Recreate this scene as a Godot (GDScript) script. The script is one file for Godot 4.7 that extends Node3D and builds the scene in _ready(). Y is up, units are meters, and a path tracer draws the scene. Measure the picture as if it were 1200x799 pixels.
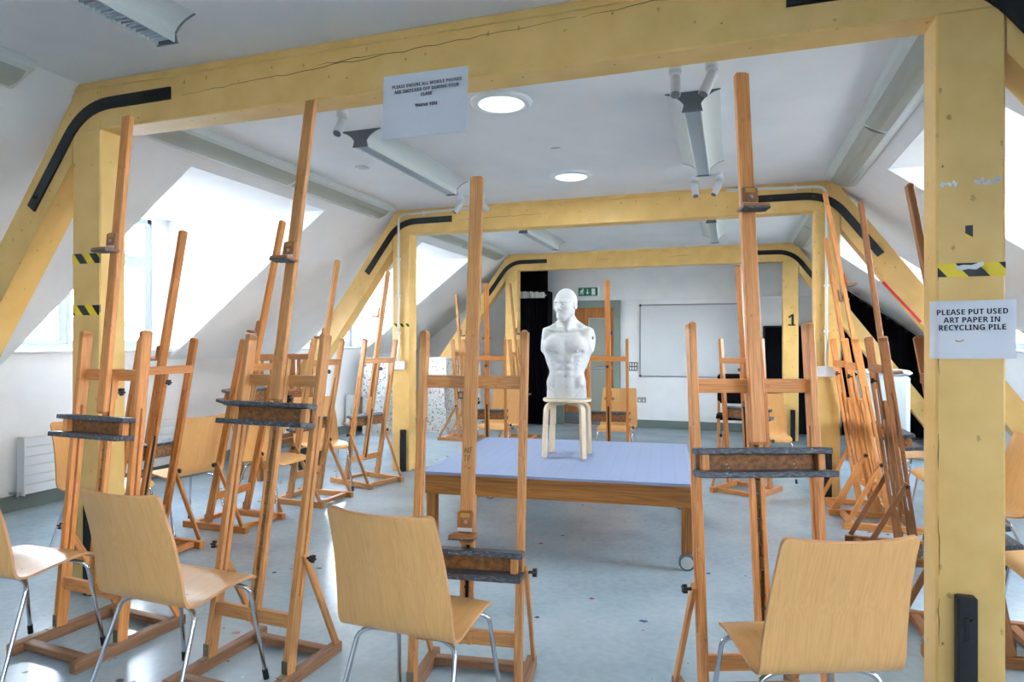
extends Node3D
# A life-drawing studio in an attic: three yellow timber frames, a ring of easels and chairs round a platform.
# X runs to the right along the timber frames, y up, depth runs away from the camera (depth = -z).

const CEIL := 2.831
const XL := -5.6          # left knee wall
const XR := 2.986         # right knee wall
const XM := -1.307        # middle of the room
const KNEE := 1.21
const PITCH := 0.753      # roof slope
const DORM_TOP := 2.655   # dormer ceiling
const Z_BACK := 10.95
const Z_NEAR := -4.6
const TRUSS_Z := [2.70, 6.364, 10.118]

var M := {}
var rng := RandomNumberGenerator.new()
var counts := {}

func _ready():
	rng.seed = 7
	# --- camera, sky, exposure
	var cam := Camera3D.new()
	cam.name = "camera"
	cam.fov = 55.04
	cam.position = Vector3(0, 1.39, 0)
	cam.rotation_degrees = Vector3(0.18, 18.56, 0.12)
	cam.near = 0.02
	add_child(cam)
	cam.current = true
	var we := WorldEnvironment.new()
	we.name = "environment"
	var env := Environment.new()
	var sky := Sky.new()
	var sm := ProceduralSkyMaterial.new()
	sm.sky_top_color = Color(0.60, 0.68, 0.78)
	sm.sky_horizon_color = Color(0.96, 0.98, 1.0)
	sm.sky_curve = 0.35
	sm.ground_bottom_color = Color(0.56, 0.58, 0.60)
	sm.ground_horizon_color = Color(0.80, 0.82, 0.85)
	sm.sky_energy_multiplier = 1.0
	sky.sky_material = sm
	env.background_mode = Environment.BG_SKY
	env.sky = sky
	env.background_energy_multiplier = 60.0
	env.ambient_light_source = Environment.AMBIENT_SOURCE_DISABLED
	env.tonemap_mode = Environment.TONE_MAPPER_LINEAR
	env.tonemap_exposure = 1.8
	env.sdfgi_enabled = true
	env.ssao_enabled = true
	env.ssil_enabled = true
	we.environment = env
	add_child(we)

	make_materials()
	build_room()
	for i in 3:
		build_truss(i)
	build_windows()
	build_ceiling_fittings()
	build_back_wall()
	build_left_side()
	build_platform()
	build_mannequin()
	build_easels()
	build_chairs()
	build_signs()

# ------------------------------------------------------------------ helpers
func V(x: float, y: float, d: float) -> Vector3:
	return Vector3(x, y, -d)

func numbered(called: String) -> String:
	if not counts.has(called):
		counts[called] = 0
		return called
	counts[called] += 1
	return "%s_%03d" % [called, counts[called]]

func thing(called: String, label: String, category: String, at := Vector3.ZERO, turn := 0.0, group := "") -> Node3D:
	var o := Node3D.new()
	o.name = numbered(called)
	add_child(o)
	o.position = at
	o.rotation.y = turn
	o.set_meta("label", label)
	o.set_meta("category", category)
	if group != "":
		o.set_meta("group", group)
	return o

func tag(o: Node, label: String, category: String, group := "") -> Node:
	o.set_meta("label", label)
	o.set_meta("category", category)
	if group != "":
		o.set_meta("group", group)
	return o

func struct_node(called: String) -> Node3D:
	var o := Node3D.new()
	o.name = called
	add_child(o)
	o.set_meta("kind", "structure")
	return o

func part(called: String, mesh, mat: Material, parent: Node) -> MeshInstance3D:
	var o := MeshInstance3D.new()
	if mesh is SurfaceTool:
		mesh = mesh.commit()
	o.mesh = mesh
	o.material_override = mat
	if parent == self:
		o.name = numbered(called)
		add_child(o)
	else:
		o.name = called
		parent.add_child(o, true)
	return o

func mb() -> SurfaceTool:
	var st := SurfaceTool.new()
	st.begin(Mesh.PRIMITIVE_TRIANGLES)
	return st

# one flat triangle or quad; the face looks towards the given side
func tri(st: SurfaceTool, a: Vector3, b: Vector3, c: Vector3, ua := Vector2.ZERO, ub := Vector2.ZERO, uc := Vector2.ZERO, n := Vector3.ZERO):
	var nn := (c - a).cross(b - a)
	if nn.length_squared() < 1e-16:
		return
	nn = nn.normalized()
	if n != Vector3.ZERO and nn.dot(n) < 0:
		tri(st, a, c, b, ua, uc, ub)
		return
	for p in [[a, ua], [b, ub], [c, uc]]:
		st.set_normal(nn)
		st.set_uv(p[1])
		st.add_vertex(p[0])

func quad(st: SurfaceTool, a: Vector3, b: Vector3, c: Vector3, d: Vector3, n: Vector3, ua := Vector2.ZERO, ub := Vector2.ZERO, uc := Vector2.ZERO, ud := Vector2.ZERO):
	tri(st, a, b, c, ua, ub, uc, n)
	tri(st, a, c, d, ua, uc, ud, n)

# a bar from a to b, w wide along side, t thick across; every edge chamfered, grain runs along v
func bar(st: SurfaceTool, a: Vector3, b: Vector3, w: float, t: float, side: Vector3, bev := 0.003, ebev := -1.0):
	var d := b - a
	var L := d.length()
	d /= L
	var s := (side - d * side.dot(d)).normalized()
	var u := s.cross(d).normalized()
	if ebev < 0:
		ebev = bev
	bev = min(bev, min(w, t) * 0.45)
	var hw := w / 2.0
	var ht := t / 2.0
	var prof := [Vector2(hw - bev, -ht), Vector2(hw, -ht + bev), Vector2(hw, ht - bev), Vector2(hw - bev, ht), Vector2(-hw + bev, ht), Vector2(-hw, ht - bev), Vector2(-hw, -ht + bev), Vector2(-hw + bev, -ht)]
	var per := [0.0]
	for i in 8:
		per.append(per[i] + (prof[(i + 1) % 8] - prof[i]).length())
	var off := Vector2(rng.randf() * 7.0, rng.randf() * 7.0)
	var sc := Vector2(1.0 - ebev / hw, 1.0 - ebev / ht)
	sc = sc.clamp(Vector2(0.05, 0.05), Vector2.ONE)
	var rings := [[0.0, sc], [ebev, Vector2.ONE], [L - ebev, Vector2.ONE], [L, sc]]
	for r in 3:
		if ebev <= 0.0 and r != 1:
			continue
		var r0 = rings[r]
		var r1 = rings[r + 1]
		for i in 8:
			var p: Vector2 = prof[i]
			var q: Vector2 = prof[(i + 1) % 8]
			var o := s * (p.x + q.x) + u * (p.y + q.y)
			if r == 0:
				o -= d * 0.002
			elif r == 2:
				o += d * 0.002
			var pa: Vector3 = a + d * r0[0] + s * p.x * r0[1].x + u * p.y * r0[1].y
			var pb: Vector3 = a + d * r0[0] + s * q.x * r0[1].x + u * q.y * r0[1].y
			var pc: Vector3 = a + d * r1[0] + s * q.x * r1[1].x + u * q.y * r1[1].y
			var pd: Vector3 = a + d * r1[0] + s * p.x * r1[1].x + u * p.y * r1[1].y
			quad(st, pa, pb, pc, pd, o, off + Vector2(per[i], r0[0]), off + Vector2(per[i + 1], r0[0]), off + Vector2(per[i + 1], r1[0]), off + Vector2(per[i], r1[0]))
	for e in [0, 3]:
		var rr = rings[e]
		var c: Vector3 = a + d * rr[0]
		for i in 8:
			var p2: Vector2 = prof[i] * rr[1]
			var q2: Vector2 = prof[(i + 1) % 8] * rr[1]
			tri(st, c, c + s * p2.x + u * p2.y, c + s * q2.x + u * q2.y, off, off + p2, off + q2, -d if e == 0 else d)

func box(st: SurfaceTool, c: Vector3, size: Vector3, bev := 0.002):
	# the longest side takes the grain
	var ax := 0
	if size.y > size[ax]: ax = 1
	if size.z > size[ax]: ax = 2
	var d := Vector3.ZERO
	d[ax] = size[ax] / 2
	var sx := (ax + 1) % 3
	var side := Vector3.ZERO
	side[sx] = 1
	bar(st, c - d, c + d, size[sx], size[(ax + 2) % 3], side, bev)

# polygon in the (x, y) plane pushed from depth z0 to z1 (local z runs towards the viewer)
func prism(st: SurfaceTool, poly: Array, z0: float, z1: float):
	var pts := PackedVector2Array(poly)
	var idx := Geometry2D.triangulate_polygon(pts)
	for zz in [z0, z1]:
		var n := Vector3(0, 0, 1.0 if (zz > z0) == (z1 > z0) and zz != z0 else -1.0)
		if z1 < z0:
			n = -n
		for k in range(0, idx.size(), 3):
			var p := []
			for j in 3:
				p.append(pts[idx[k + j]])
			tri(st, Vector3(p[0].x, p[0].y, zz), Vector3(p[1].x, p[1].y, zz), Vector3(p[2].x, p[2].y, zz), p[0], p[1], p[2], n)
	var area := 0.0
	for i in pts.size():
		area += pts[i].cross(pts[(i + 1) % pts.size()])
	for i in pts.size():
		var p0 := pts[i]
		var p1 := pts[(i + 1) % pts.size()]
		var nrm: Vector2 = Vector2(p1.y - p0.y, p0.x - p1.x) * sign(area)
		quad(st, Vector3(p0.x, p0.y, z0), Vector3(p1.x, p1.y, z0), Vector3(p1.x, p1.y, z1), Vector3(p0.x, p0.y, z1), Vector3(nrm.x, nrm.y, 0), Vector2(z0, p0.y), Vector2(z0, p1.y), Vector2(z1, p1.y), Vector2(z1, p0.y))

# a round tube along points, radius may taper
func tube(st: SurfaceTool, pts: Array, r0: float, r1 := -1.0, seg := 10, cap := true):
	if r1 < 0: r1 = r0
	var n := pts.size()
	var rings := []
	var up := Vector3.ZERO
	for i in n:
		var t: Vector3 = (pts[min(i + 1, n - 1)] - pts[max(i - 1, 0)]).normalized()
		if i == 0:
			up = t.cross(Vector3(0.31, 0.2, 0.93)).normalized()
		up = (up - t * up.dot(t)).normalized()
		var w := t.cross(up)
		var rad := lerpf(r0, r1, float(i) / (n - 1))
		var ring := []
		for k in seg:
			var a := TAU * k / seg
			var o := up * cos(a) + w * sin(a)
			ring.append([pts[i] + o * rad, o])
		rings.append(ring)
	for i in n - 1:
		for k in seg:
			var q := [rings[i][k], rings[i][(k + 1) % seg], rings[i + 1][(k + 1) % seg], rings[i + 1][k]]
			for j in [0, 2, 1, 0, 3, 2]:
				st.set_normal(q[j][1])
				st.set_uv(Vector2(float(k) / seg, float(i) / n))
				st.add_vertex(q[j][0])
	if cap:
		for e in [0, n - 1]:
			var t: Vector3 = (pts[1] - pts[0]).normalized() * -1.0 if e == 0 else (pts[n - 1] - pts[n - 2]).normalized()
			for k in seg:
				tri(st, pts[e], rings[e][k][0], rings[e][(k + 1) % seg][0], Vector2.ZERO, Vector2.ZERO, Vector2.ZERO, t)

# turned shape: profile of (radius, height) round the y axis at c
func lathe(st: SurfaceTool, c: Vector3, prof: Array, seg := 24, smooth_n := true):
	for i in prof.size() - 1:
		var p: Vector2 = prof[i]
		var q: Vector2 = prof[i + 1]
		var t := q - p
		if t.length() < 1e-6: continue
		var n2 := Vector2(t.y, -t.x).normalized()
		for k in seg:
			var a0 := TAU * k / seg
			var a1 := TAU * (k + 1) / seg
			var P := []
			for e in [[p, a0], [p, a1], [q, a1], [q, a0]]:
				P.append([c + Vector3(e[0].x * cos(e[1]), e[0].y, e[0].x * sin(e[1])), Vector3(n2.x * cos(e[1]), n2.y, n2.x * sin(e[1]))])
			for j in [0, 1, 2, 0, 2, 3]:
				st.set_normal(P[j][1])
				st.set_uv(Vector2(P[j][0].x, P[j][0].z) * 3.0)
				st.add_vertex(P[j][0])

func bend(pts: Array, r: float, n := 5) -> Array:
	# rounds the inner corners of a polyline
	var out := [pts[0]]
	for i in range(1, pts.size() - 1):
		var a: Vector3 = (pts[i - 1] - pts[i])
		var b: Vector3 = (pts[i + 1] - pts[i])
		var ra: float = min(r, min(a.length(), b.length()) * 0.48)
		var p0: Vector3 = pts[i] + a.normalized() * ra
		var p1: Vector3 = pts[i] + b.normalized() * ra
		for k in n + 1:
			var t := float(k) / n
			out.append(p0.lerp(pts[i], t).lerp(Vector3(pts[i]).lerp(p1, t), t))
	out.append(pts[-1])
	return out

# ------------------------------------------------------------------ materials
func noise(w: int, h: int, freq: float, seed_: int, octaves := 4, stretch := 1.0) -> PackedByteArray:
	var f := FastNoiseLite.new()
	f.seed = seed_
	f.frequency = freq
	f.noise_type = FastNoiseLite.TYPE_SIMPLEX_SMOOTH
	f.fractal_octaves = octaves
	var hh := int(h / stretch)
	var im := f.get_seamless_image(w, hh)
	im.convert(Image.FORMAT_L8)
	if hh != h:
		im.resize(w, h, Image.INTERPOLATE_CUBIC)
	return im.get_data()

func image_of(w: int, h: int, data: PackedByteArray) -> Image:
	var im := Image.create_from_data(w, h, false, Image.FORMAT_RGB8, data)
	im.generate_mipmaps()
	return im

func ramp_image(w: int, h: int, n: PackedByteArray, lo: Color, mid: Color, hi: Color) -> PackedByteArray:
	var lut := []
	for i in 256:
		var t := i / 255.0
		lut.append(lo.lerp(mid, t * 2.0) if t < 0.5 else mid.lerp(hi, t * 2.0 - 1.0))
	var d := PackedByteArray()
	d.resize(w * h * 3)
	for i in w * h:
		var c: Color = lut[n[i]]
		d[i * 3] = c.r8
		d[i * 3 + 1] = c.g8
		d[i * 3 + 2] = c.b8
	return d

func blot(d: PackedByteArray, w: int, h: int, cx: float, cy: float, rx: float, ry: float, c: Color, alpha := 1.0, ragged := 0.35):
	var ph := rng.randf() * TAU
	var r := int(max(rx, ry) * 1.4) + 1
	for y in range(-r, r + 1):
		for x in range(-r, r + 1):
			var a := atan2(y, x)
			var e := 1.0 + ragged * (sin(a * 3.0 + ph) * 0.5 + sin(a * 5.0 + ph * 2.0) * 0.5)
			if (x * x) / (rx * rx) + (y * y) / (ry * ry) < e * e:
				var i := (posmod(int(cy) + y, h) * w + posmod(int(cx) + x, w)) * 3
				d[i] = int(lerpf(d[i], c.r8, alpha))
				d[i + 1] = int(lerpf(d[i + 1], c.g8, alpha))
				d[i + 2] = int(lerpf(d[i + 2], c.b8, alpha))

func wood_image(seed_: int, lo: Color, mid: Color, hi: Color, fine := 1.0) -> Image:
	# grain along v: noise stretched along the height, with fine fibres and darker year rings
	var w := 256
	var h := 512
	var a := noise(w, h, 0.018 * fine, seed_, 3, 16.0)
	var b := noise(w, h, 0.16 * fine, seed_ + 1, 2, 24.0)
	var n := PackedByteArray()
	n.resize(w * h)
	for i in w * h:
		var ring := 0.5 + 0.5 * sin(a[i] / 255.0 * 34.0)
		n[i] = int(clampf((0.34 * ring + 0.30 * a[i] / 255.0 + 0.36 * b[i] / 255.0), 0, 1) * 255)
	return image_of(w, h, ramp_image(w, h, n, lo, mid, hi))

func mat(c: Color, rough := 0.6, metal := 0.0, spec := 0.5) -> StandardMaterial3D:
	var m := StandardMaterial3D.new()
	m.albedo_color = c
	m.roughness = rough
	m.metallic = metal
	m.metallic_specular = spec
	return m

func tex_mat(im: Image, scale: Vector3, rough := 0.5, tint := Color.WHITE, spec := 0.5) -> StandardMaterial3D:
	var m := mat(tint, rough, 0.0, spec)
	m.albedo_texture = ImageTexture.create_from_image(im)
	m.uv1_scale = scale
	return m

func world_mat(im: Image, metres: float, rough := 0.6, tint := Color.WHITE, spec := 0.5) -> StandardMaterial3D:
	var m := tex_mat(im, Vector3.ONE / metres, rough, tint, spec)
	m.uv1_triplanar = true
	m.uv1_world_triplanar = true
	return m

func make_materials():
	var wood := wood_image(11, Color(0.58, 0.38, 0.20), Color(0.74, 0.51, 0.29), Color(0.83, 0.62, 0.39))
	M.easel = tex_mat(wood, Vector3(6, 1.3, 1), 0.48)
	M.easel_pale = tex_mat(wood, Vector3(6, 1.3, 1), 0.48, Color(1.12, 1.06, 0.98))
	M.easel_brown = tex_mat(wood, Vector3(6, 1.3, 1), 0.5, Color(0.80, 0.74, 0.70))
	M.easel_worn = tex_mat(wood_image(17, Color(0.36, 0.25, 0.17), Color(0.52, 0.37, 0.25), Color(0.66, 0.48, 0.32)), Vector3(6, 1.3, 1), 0.55)
	M.easel_gold = tex_mat(wood, Vector3(6, 1.3, 1), 0.42, Color(1.0, 0.92, 0.78))
	var ply := wood_image(23, Color(0.81, 0.60, 0.35), Color(0.865, 0.655, 0.40), Color(0.89, 0.695, 0.445), 2.2)
	M.ply = tex_mat(ply, Vector3(2.2, 0.9, 1), 0.34)
	M.ply_edge = mat(Color(0.81, 0.60, 0.42), 0.6)
	M.birch = tex_mat(wood_image(29, Color(0.79, 0.71, 0.58), Color(0.855, 0.78, 0.66), Color(0.89, 0.82, 0.71), 1.5), Vector3(4, 1.2, 1), 0.45)
	var deal := wood_image(31, Color(0.46, 0.27, 0.09), Color(0.66, 0.42, 0.16), Color(0.75, 0.51, 0.23), 0.7)
	M.deal = tex_mat(deal, Vector3(2.5, 0.8, 1), 0.5)
	M.door_wood = tex_mat(deal, Vector3(3, 0.7, 1), 0.45, Color(0.98, 0.94, 0.86))
	# yellow gloss paint with scuffs and chips
	var w := 512
	var yn := noise(w, w, 0.012, 41, 5)
	var yd := ramp_image(w, w, yn, Color(0.855, 0.69, 0.385), Color(0.89, 0.728, 0.43), Color(0.915, 0.757, 0.47))
	for i in 70:
		blot(yd, w, w, rng.randf() * w, rng.randf() * w, 0.8 + rng.randf() * 1.6, 1.0 + rng.randf() * 3.0, Color(0.60, 0.47, 0.24), 0.5)
	for i in 12:
		blot(yd, w, w, rng.randf() * w, rng.randf() * w, 1.0, 1.2, Color(0.25, 0.2, 0.15), 0.8)
	M.yellow = world_mat(image_of(w, w, yd), 1.7, 0.42)
	M.crack = mat(Color(0.33, 0.24, 0.12), 0.9)
	# white emulsion
	var wn := noise(w, w, 0.01, 51, 5)
	M.wall = world_mat(image_of(w, w, ramp_image(w, w, wn, Color(0.90, 0.91, 0.912), Color(0.92, 0.928, 0.93), Color(0.935, 0.94, 0.942))), 2.3, 0.75)
	M.ceiling = world_mat(image_of(w, w, ramp_image(w, w, wn, Color(0.90, 0.908, 0.91), Color(0.918, 0.925, 0.926), Color(0.93, 0.937, 0.937))), 2.9, 0.85, Color.WHITE, 0.3)
	M.white = mat(Color(0.90, 0.91, 0.92), 0.5)
	M.white_gloss = mat(Color(0.88, 0.90, 0.91), 0.35)
	M.skirting = mat(Color(0.40, 0.45, 0.43), 0.55)
	M.frame_green = mat(Color(0.47, 0.535, 0.50), 0.5)
	# blue-grey sheet floor with paint spots
	var fw := 1024
	var fa := noise(fw, fw, 0.006, 61, 5)
	var fb := noise(fw, fw, 0.09, 62, 3)
	var fn := PackedByteArray()
	fn.resize(fw * fw)
	for i in fw * fw:
		fn[i] = int(0.7 * fa[i] + 0.3 * fb[i])
	var fd := ramp_image(fw, fw, fn, Color(0.55, 0.625, 0.665), Color(0.65, 0.715, 0.75), Color(0.735, 0.785, 0.81))
	var inks := [Color(0.30, 0.12, 0.12), Color(0.16, 0.17, 0.2), Color(0.55, 0.22, 0.2), Color(0.85, 0.86, 0.86), Color(0.2, 0.28, 0.42), Color(0.36, 0.33, 0.25)]
	for i in 330:
		var s := 0.6 + pow(rng.randf(), 4.0) * 2.4
		blot(fd, fw, fw, rng.randf() * fw, rng.randf() * fw, s * (0.7 + rng.randf() * 0.8), s, inks[rng.randi() % 6], 0.7, 0.15)
	M.floor = world_mat(image_of(fw, fw, fd), 5.3, 0.23, Color.WHITE, 0.5)
	# paint-crusted tray edge
	var tn := noise(256, 256, 0.05, 71, 4)
	var td := ramp_image(256, 256, tn, Color(0.12, 0.14, 0.17), Color(0.25, 0.28, 0.32), Color(0.42, 0.43, 0.45))
	var paints := [Color(0.75, 0.77, 0.78), Color(0.42, 0.22, 0.2), Color(0.2, 0.3, 0.28), Color(0.25, 0.3, 0.42), Color(0.5, 0.42, 0.3), Color(0.1, 0.1, 0.13), Color(0.4, 0.27, 0.16)]
	for i in 420:
		blot(td, 256, 256, rng.randf() * 256, rng.randf() * 256, 1.0 + rng.randf() * 5.0, 1.0 + rng.randf() * 3.0, paints[rng.randi() % 7], 0.5)
	M.crust = tex_mat(image_of(256, 256, td), Vector3(8, 2.2, 1), 0.5)
	var sn := noise(256, 256, 0.03, 72, 4)
	var sd := ramp_image(256, 256, sn, Color(0.36, 0.22, 0.11), Color(0.50, 0.32, 0.16), Color(0.62, 0.42, 0.22))
	for i in 90:
		blot(sd, 256, 256, rng.randf() * 256, rng.randf() * 256, 1.0 + rng.randf() * 4.0, 1.0 + rng.randf() * 3.0, paints[rng.randi() % 7], 0.6)
	M.tray_wood = tex_mat(image_of(256, 256, sd), Vector3(4, 4, 1), 0.6)
	# paint-flicked card
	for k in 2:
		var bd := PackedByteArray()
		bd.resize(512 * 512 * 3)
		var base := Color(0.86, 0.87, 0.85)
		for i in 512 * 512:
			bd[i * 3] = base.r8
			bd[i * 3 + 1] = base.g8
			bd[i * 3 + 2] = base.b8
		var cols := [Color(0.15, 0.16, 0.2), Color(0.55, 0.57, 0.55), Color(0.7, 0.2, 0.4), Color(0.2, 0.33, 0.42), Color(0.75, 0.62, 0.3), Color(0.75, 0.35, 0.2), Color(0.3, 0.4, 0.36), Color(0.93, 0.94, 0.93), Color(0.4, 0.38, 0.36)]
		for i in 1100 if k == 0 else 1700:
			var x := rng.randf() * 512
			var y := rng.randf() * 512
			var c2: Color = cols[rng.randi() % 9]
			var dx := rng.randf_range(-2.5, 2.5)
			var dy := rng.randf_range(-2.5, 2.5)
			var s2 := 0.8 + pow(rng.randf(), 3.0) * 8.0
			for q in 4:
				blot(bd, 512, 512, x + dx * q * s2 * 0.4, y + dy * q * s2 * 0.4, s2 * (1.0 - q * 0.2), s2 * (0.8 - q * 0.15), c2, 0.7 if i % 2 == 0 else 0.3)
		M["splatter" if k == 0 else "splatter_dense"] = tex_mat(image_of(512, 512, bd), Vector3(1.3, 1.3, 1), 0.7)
	# woven lilac cover with a faint check
	var cd := PackedByteArray()
	cd.resize(256 * 256 * 3)
	for y in 256:
		for x in 256:
			var v := 0.0
			if x % 32 < 4: v -= 0.014
			if y % 32 < 4: v -= 0.014
			v += 0.02 * (((x / 2 + y / 2) % 2) - 0.5) + rng.randf_range(-0.02, 0.02)
			var c3 := Color(0.61 + v, 0.66 + v, 0.775 + v * 0.7)
			var i := (y * 256 + x) * 3
			cd[i] = c3.r8
			cd[i + 1] = c3.g8
			cd[i + 2] = c3.b8
	M.cover = tex_mat(image_of(256, 256, cd), Vector3(1.5, 1.5, 1), 0.85, Color.WHITE, 0.2)
	M.black = mat(Color(0.045, 0.05, 0.06), 0.5)
	M.black_rail = mat(Color(0.075, 0.085, 0.10), 0.55)
	M.black_cloth = mat(Color(0.05, 0.055, 0.075), 0.9, 0, 0.2)
	M.black_wall = mat(Color(0.05, 0.045, 0.045), 0.8, 0, 0.2)
	M.white_cloth = mat(Color(0.85, 0.86, 0.87), 0.85)
	M.knob = mat(Color(0.03, 0.03, 0.035), 0.4)
	M.chrome = mat(Color(0.80, 0.82, 0.85), 0.14, 1.0)
	M.steel = mat(Color(0.66, 0.67, 0.68), 0.35, 1.0)
	M.zinc = mat(Color(0.52, 0.50, 0.42), 0.45, 0.8)
	M.rubber = mat(Color(0.04, 0.04, 0.05), 0.7)
	M.label_gold = mat(Color(0.72, 0.55, 0.22), 0.5)
	M.strip = mat(Color(0.78, 0.80, 0.80), 0.5)
	M.fitting = mat(Color(0.80, 0.83, 0.82), 0.4)
	M.fitting_dark = mat(Color(0.40, 0.43, 0.46), 0.5)
	M.spot = mat(Color(0.80, 0.82, 0.84), 0.3, 0.2)
	M.louvre = mat(Color(0.80, 0.83, 0.85), 0.3)
	M.diffuser = mat(Color(0.62, 0.64, 0.60), 0.3)
	var cnoise := noise(w, w, 0.02, 81, 5)
	M.plaster = world_mat(image_of(w, w, ramp_image(w, w, cnoise, Color(0.78, 0.785, 0.78), Color(0.83, 0.835, 0.835), Color(0.86, 0.865, 0.865))), 0.5, 0.55)
	M.paper = mat(Color(0.88, 0.89, 0.92), 0.7)
	M.ink = mat(Color(0.08, 0.09, 0.14), 0.8)
	M.tape_yellow = mat(Color(0.93, 0.80, 0.10), 0.45)
	M.tape_black = mat(Color(0.055, 0.06, 0.075), 0.45)
	M.board = mat(Color(0.84, 0.86, 0.87), 0.3)
	M.exit_green = mat(Color(0.04, 0.45, 0.30), 0.4)
	M.upvc_shaded = mat(Color(0.74, 0.78, 0.82), 0.35)  # white frames, with their backlit blue-grey shade put into the colour
	M.ledge = mat(Color(0.62, 0.65, 0.68), 0.8)
	var g := mat(Color(0.93, 0.97, 0.98, 0.10), 0.0)
	g.transparency = BaseMaterial3D.TRANSPARENCY_ALPHA
	M.glass = g
	var bl := mat(Color(0.55, 0.57, 0.53), 0.5)
	M.blind = bl
	M.kick = mat(Color(0.42, 0.46, 0.50), 0.4, 0.5)
	M.blue_sign = mat(Color(0.10, 0.18, 0.55), 0.4)
	M.red = mat(Color(0.80, 0.14, 0.22), 0.6)
	M.dome = mat(Color(0.92, 0.94, 0.93), 0.5)
	M.dome.emission_enabled = true
	M.dome.emission = Color(0.95, 1.0, 0.98)
	M.dome.emission_energy_multiplier = 0.5

# ------------------------------------------------------------------ the room
const XE := -3.449        # left edge of the flat ceiling
const DORMERS := [[-3.66, -2.0], [0.02, 1.25], [3.71, 5.36], [7.42, 9.08]]  # first two are unseen behind the camera, added and sized for rear light

func dormers_of(side: int) -> Array:
	var out := DORMERS.duplicate()
	if side == 0:
		out = out.slice(2)
	return out

func mx(x: float, side: int) -> float:
	return x if side == 0 else 2.0 * XM - x

func mpoly(poly: Array, side: int) -> Array:
	var out := []
	for p in poly:
		out.append(Vector2(mx(p.x, side), p.y))
	return out

func slope_y(x: float) -> float:      # left-hand slope
	return KNEE + (x - XL) * PITCH

func sbox(st: SurfaceTool, x0: float, x1: float, y0: float, y1: float, d0: float, d1: float, side := 0, bev := 0.0005):
	var a := mx(x0, side)
	var b := mx(x1, side)
	box(st, V((a + b) / 2, (y0 + y1) / 2, (d0 + d1) / 2), Vector3(abs(b - a), abs(y1 - y0), abs(d1 - d0)), bev)

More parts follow.
